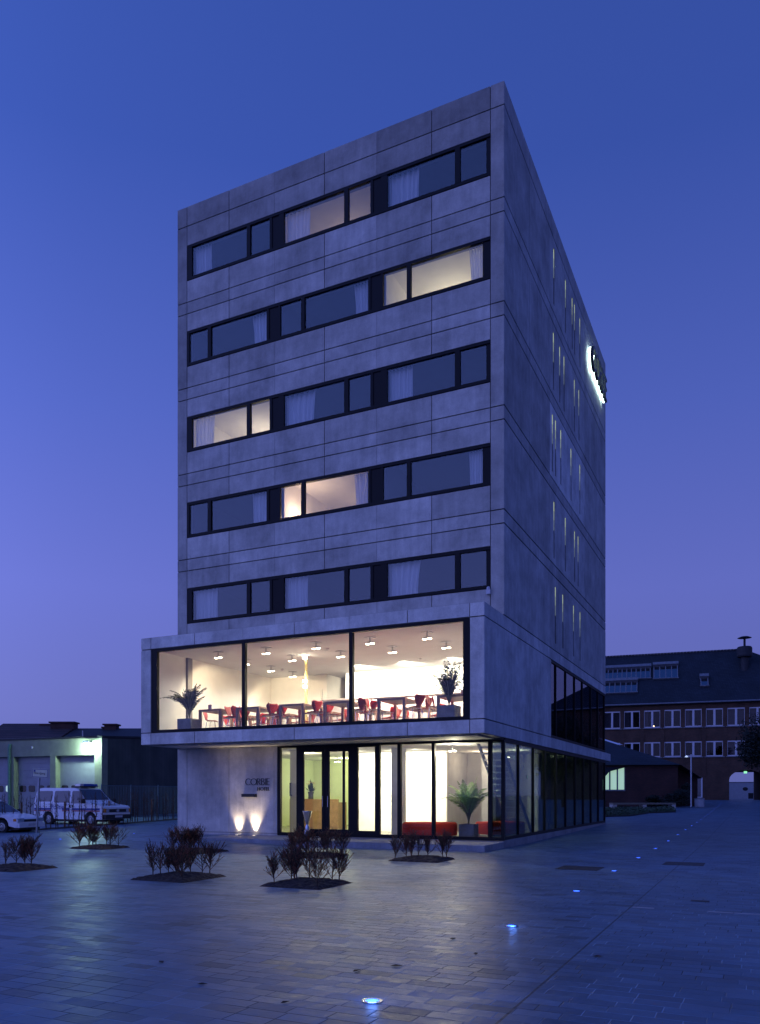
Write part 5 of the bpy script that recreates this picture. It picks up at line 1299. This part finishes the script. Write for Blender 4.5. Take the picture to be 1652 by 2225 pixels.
# wall seen through the gateway
G2 = at(1620, 118); t = thing('courtyard_wall', 'pale wall with a round opening seen through the brick archway', 'wall', (G2[0], G2[1], 1.0), SANG)
m = M()
for a, b, c, d in cells(-14, 14, 0, 2.45, [(.4, 1.1, 0, .9)]): m.box(a, b, 0, .3, c, d)
m.build('wall', GREYW, t); m = M(); m.box(-14, 14, -.05, .35, 2.451, 2.55); m.build('coping', LEADD, t)
m = M(); m.prism([(math.cos(i/24*6.283)*.36, math.sin(i/24*6.283)*.28+1.5) for i in range(24)], -.02, -.001, lambda u, v, h: (u, h, v)); m.build('round_opening', PLASTB, t, normals=True)
m = M(); m.box(.4, 1.1, .2, .25, 0, .9); m.build('hatch', PLASTB, t)
P = at(1648, 112); m = M(); m.lathe([(.28, 0), (.26, 4.5)], (P[0], P[1], 1.0), 12); m.build('pale_pillar', WHITEW, label='pale post standing beyond the archway', cat='post')

# annex with pyramid roof
AA = at(c4x(1170), 66); AANG = R(25.5-6)
au = lambda px: face_u(px, AA, AANG)
t = thing('brick_annex', 'low brick annex with broad dark hipped roof and bright lit window', 'annex', (AA[0], AA[1], 0), AANG)
AE = zt(1662, 66); uw0, uw1 = au(1312), au(c4x(860)); wz0, wz1 = zt(1716, 67), zt(1668, 67)
m = M()
for a, b, c, d in cells(-16, 0, .2, AE, [(uw0-.1, uw1, wz0, wz1)]): m.box(a, b, 0, .3, c, d)
ue = au(c4x(1320)); m.box(0, .001, 0, 0, 0, 0) if False else None
EV2 = zt(1692, 68); dpt = 1.6
m.box(-.3, 0, .3, 9, .2, AE)
a3 = c4x(1205); 
uu = au(c4x(1215)); vv = au(c4x(1318))
m.add([(0, 1.6, .2), (vv, 1.6, .2), (vv, 1.6, EV2), (0, 1.6, AE-.1), (0, 1.85, .2), (vv, 1.85, .2), (vv, 1.85, EV2), (0, 1.85, AE-.1)], [(0, 1, 2, 3), (7, 6, 5, 4), (0, 4, 5, 1), (1, 5, 6, 2), (2, 6, 7, 3), (3, 7, 4, 0)])
m.box(vv-.25, vv, 1.85, 8, .2, EV2)
m.build('wall', BRICKD, t)
apx = (au(1324), 6, zt(1603, 72))
m = M(); m.add([(-16, -.4, AE), (.1, -.4, AE), (vv+.3, 1.3, EV2), (vv+.3, 10, EV2), (-16, 12, AE), apx, (apx[0]-8, 6, apx[2])], [(0, 1, 5, 6), (1, 2, 5), (2, 3, 5), (3, 4, 6, 5), (4, 0, 6), (4, 3, 2, 1, 0)])
m.build('roof', ROOFM, t, normals=True)
m = M(); q = Vector(apx); m.add([(q.x-1.2, q.y-1.0, q.z-.62), (q.x+2.1, q.y-1.0, q.z-.68), (q.x+.1, q.y+.2, q.z+.12), (q.x+1.2, q.y+1, q.z-.5), (q.x-1.2, q.y+1, q.z-.5)], [(0, 1, 2), (1, 3, 2), (3, 4, 2), (4, 0, 2), (4, 3, 1, 0)]); m.build('roof_lantern', plain('roof_lantern_glass', (.75, .75, .8), .35, 0, .05), t, normals=True)
m = M(); k = 3
for i in range(k+1):
    x = uw0-.1+(uw1-uw0+.1)*i/k; m.box(max(x-.05, uw0-.1), min(x+.05, uw1), .02, .2, wz0, wz1)
m.box(uw0-.1, uw1, -.08, .019, wz0-.12, wz0-.01)
m.add([(uw0-.1, -.02, wz1), (uw0-.1, -.02, wz1-1.05), (uw1-1.3, -.02, wz1-.35), (uw1, -.02, wz1), (uw0-.1, -.06, wz1), (uw0-.1, -.06, wz1-1.05), (uw1-1.3, -.06, wz1-.35), (uw1, -.06, wz1)], [(0, 1, 2, 3), (7, 6, 5, 4), (0, 4, 5, 1), (1, 5, 6, 2), (2, 6, 7, 3), (3, 7, 4, 0)], 1)
wn_ = m.build('window', [LEADD, ROOFM], t, normals=True, label='brightly lit greenish window of the annex')
q = M(); q.box(uw0-.1, uw1, .21, .23, wz0, wz1); q.build('lit_blind', emit('lit_blind', (.50, .78, .55), .62), wn_)
# bench, bin, lamp, planting
c4p = lambda x, y: (1040.5+.3703*x, 1232.2+.3703*y)
A = at(c4p(790, 0)[0], 56.5); B = at(c4p(1158, 0)[0], 57.5); zg = zt(1760.5, 57)
t = thing('long_bench', 'long low concrete bench behind the ground cover bed', 'bench', (A[0], A[1], zg), math.atan2(B[1]-A[1], B[0]-A[0])); ln = math.hypot(B[0]-A[0], B[1]-A[1])
m = M(); m.box(0, ln, 0, .6, .40, .52); m.build('seat', plain('bench_wood', (.25, .22, .16), .8), t)
for x in (.0, ln/2-.15, ln-.3):
    m = M(); m.box(x, x+.3, .02, .55, 0, .399); m.build('leg', CONC, t)
P = at(1520, 64.5); zg = zt(1753.7, 64.5)
t = thing('litter_bin', 'round grey litter bin at the corner of the annex', 'litter bin', (P[0], P[1], zg)); m = M(); m.lathe([(.36, 0), (.38, .03), (.38, .62), (.36, .63)], n=24); m.build('body', plain('bin_concrete', (.5, .5, .52), .7), t); m = M(); m.lathe([(.37, .631), (.40, .64), (.40, .70), (.3, .72)], n=24); m.build('lid', GALV, t)
P = at(c4p(1247, 0)[0], 62); zg = zt(1753.5, 62); t = thing('lamp_post', 'thin pale lamp post with small lit head before the annex', 'lamp post', (P[0], P[1], zg)); m = M(); m.tube([(0, 0, 0), (0, 0, 4.1)], .05, 8); m.tube([(0, 0, 3.95), (-.3, 0, 4.0)], .025, 6); m.build('pole', FRAMEW, t); m = M(); m.lathe([(.02, .12), (.14, 0), (.0, -.03)], (-.34, 0, 3.9), 10, cap=False); m.build('lamp_head', emit('post_lamp', (.7, .85, 1), .7), t)
def leafmass(n, rx, ry, rz_, seed, size, mat, name, parent=None, ctr=(0, 0, 0), clumps=12, **kw):
    rn = random.Random(seed); m = M(); cs = [(rn.uniform(-1, 1), rn.uniform(-1, 1), rn.uniform(-.9, 1), rn.uniform(.25, .5)) for _ in range(clumps)]
    cs = [c for c in cs if c[0]**2+c[1]**2+c[2]**2 < 1.3]
    for _ in range(n):
        c = rn.choice(cs); v = Vector((rn.gauss(0, 1), rn.gauss(0, 1), rn.gauss(0, 1))).normalized()*c[3]*rn.uniform(.5, 1.1)
        p = Vector((ctr[0]+(c[0]*.8+v.x)*rx, ctr[1]+(c[1]*.8+v.y)*ry, ctr[2]+(c[2]*.8+v.z)*rz_)); a = Vector((rn.gauss(0, 1), rn.gauss(0, 1), rn.gauss(0, 1))).normalized()*size*rn.uniform(.6, 1.4); b = a.orthogonal().normalized()*size*.5
        m.add([p-a, p+b, p+a, p-b], [(0, 1, 2, 3)])
    return m.build(name, mat, parent, **kw)
EVG = plain('evergreen_leaf', (.012, .02, .012), .7, 0, .4, 3); GCL = plain('ground_cover_leaf', (.045, .075, .03), .6, 0, .5, 5)
# ground cover bed
pts = [gpt(1312, 1775.5), gpt(1370, 1774), gpt(1412, 1767.5), gpt(1470, 1765.5), gpt(1462, 1761.5), gpt(1312, 1762)]
m = M(); m.prism(pts, 0, .07, lambda u, v, h: (u, v, gz(u, v)-.02+h)); m.build('planting_soil', SOIL, label='dark soil under the ground cover beside the hotel corner', kind='structure', normals=True)
m = M(); rn = random.Random(12); n = 0
def inpoly(x, y, P_):
    c = False
    for i in range(len(P_)):
        (x1, y1), (x2, y2) = P_[i], P_[i-1]
        if (y1 > y) != (y2 > y) and x < (x2-x1)*(y-y1)/(y2-y1)+x1: c = not c
    return c
bx0, bx1 = min(p[0] for p in pts), max(p[0] for p in pts); by0, by1 = min(p[1] for p in pts), max(p[1] for p in pts)
while n < 5200:
    x, y = rn.uniform(bx0, bx1), rn.uniform(by0, by1)
    if not inpoly(x, y, pts): continue
    hh = .2*(.5+.5*math.sin(x*2.1)*math.cos(y*1.7)); p = Vector((x, y, gz(x, y)+.06+rn.random()*(.12+hh))); a = Vector((rn.gauss(0, 1), rn.gauss(0, 1), rn.gauss(0, .6))).normalized()*.07; b = a.orthogonal().normalized()*.035
    m.add([p-a, p+b, p+a, p-b], [(0, 1, 2, 3)]); n += 1
m.build('ground_cover', GCL, label='low leafy ground cover along the paving by the hotel corner', kind='stuff')
# shrubs against the annex
for i, (px, s, r_, h_, lb) in enumerate([(1441, 64.5, 1.3, 1.0, 'dark bush against the annex wall, left one'), (1462, 64.5, 1.5, 1.5, 'dark bush between annex wall and lamp post'), (1478, 66, 1.0, 1.9, 'tall dark bush beside the annex corner')]):
    P = at(px, s); zg = gz(*P); t = thing('evergreen_bush', lb, 'bush', (P[0], P[1], zg), 0, 'bushes at the annex')
    leafmass(2600, r_, .8, h_*.5, 40+i, .07, EVG, 'foliage', t, (0, 0, h_*.55)); m = M(); m.tube([(0, 0, 0), (0, 0, h_*.6)], .04, 6); m.build('stem', BARK, t)
# evergreen tree at the right edge
P = at(1694, 60); t = thing('evergreen_tree', 'dark evergreen tree reaching in from the right edge before the brick building', 'tree', (P[0], P[1], gz(*P)))
m = M(); m.tube([(0, 0, 0), (.05, .1, 3), (0, 0, 6), (.1, 0, 8)], [.22, .18, .12, .03], 10); rn = random.Random(3)
for k in range(16):
    a = rn.uniform(0, 6.28); z = rn.uniform(3, 7); m.tube([(0, 0, z), (math.cos(a)*.9, math.sin(a)*.9, z+.3), (math.cos(a)*2., math.sin(a)*2., z+.2)], [.07, .05, .02], 6)
m.build('trunk', BARK, t); leafmass(15000, 2.5, 2.2, 2.9, 8, .11, EVG, 'crown', t, (0, 0, 5.0), 46)
# distant dark row of buildings closes the horizon
for i, (pxa, pxb, s, h_) in enumerate([(-260, -70, 85, 6.5), (420, 900, 150, 6), (900, 1300, 160, 7)]):
    A, B = at(pxa, s), at(pxb, s); t = thing('far_building', ['distant low building beyond the left street edge', 'distant building hidden behind the hotel', 'distant building behind the hotel side'][i], 'building', (A[0], A[1], 0), math.atan2(B[1]-A[1], B[0]-A[0]))
    m = M(); m.box(0, math.hypot(B[0]-A[0], B[1]-A[1]), 0, 8, 0, h_); m.build('wall', BRICKD, t)
# buildings around the square behind the camera (they show only as reflections)
for i, (x, y, w_, d_, h_, rz) in enumerate([(34, 0, 60, 10, 9, R(90))]):
    t = thing('street_row', 'dark brick row along the right side of the square', 'building', (x, y, 0), rz)
    m = M(); m.box(-w_/2, w_/2, -d_, 0, 0, h_); m.build('wall', BRICKD, t)
    m = M(); m.add([(-w_/2, .4, h_), (w_/2, .4, h_), (w_/2, -d_-.4, h_), (-w_/2, -d_-.4, h_), (-w_/2, -d_/2, h_+4), (w_/2, -d_/2, h_+4)], [(0, 1, 5, 4), (2, 3, 4, 5), (0, 4, 3), (1, 2, 5), (3, 2, 1, 0)]); m.build('roof', ROOFM, t, normals=True)

# ------------------------------------------------------------------ render settings
sc.view_settings.view_transform = 'Standard'; sc.view_settings.look = 'None'; sc.view_settings.exposure = 0; sc.view_settings.gamma = 1
sc.render.engine = 'CYCLES'; sc.cycles.use_denoising = True; sc.cycles.max_bounces = 8; sc.cycles.transparent_max_bounces = 16
sc.cycles.sample_clamp_indirect = 6; sc.cycles.caustics_reflective = False; sc.cycles.caustics_refractive = False
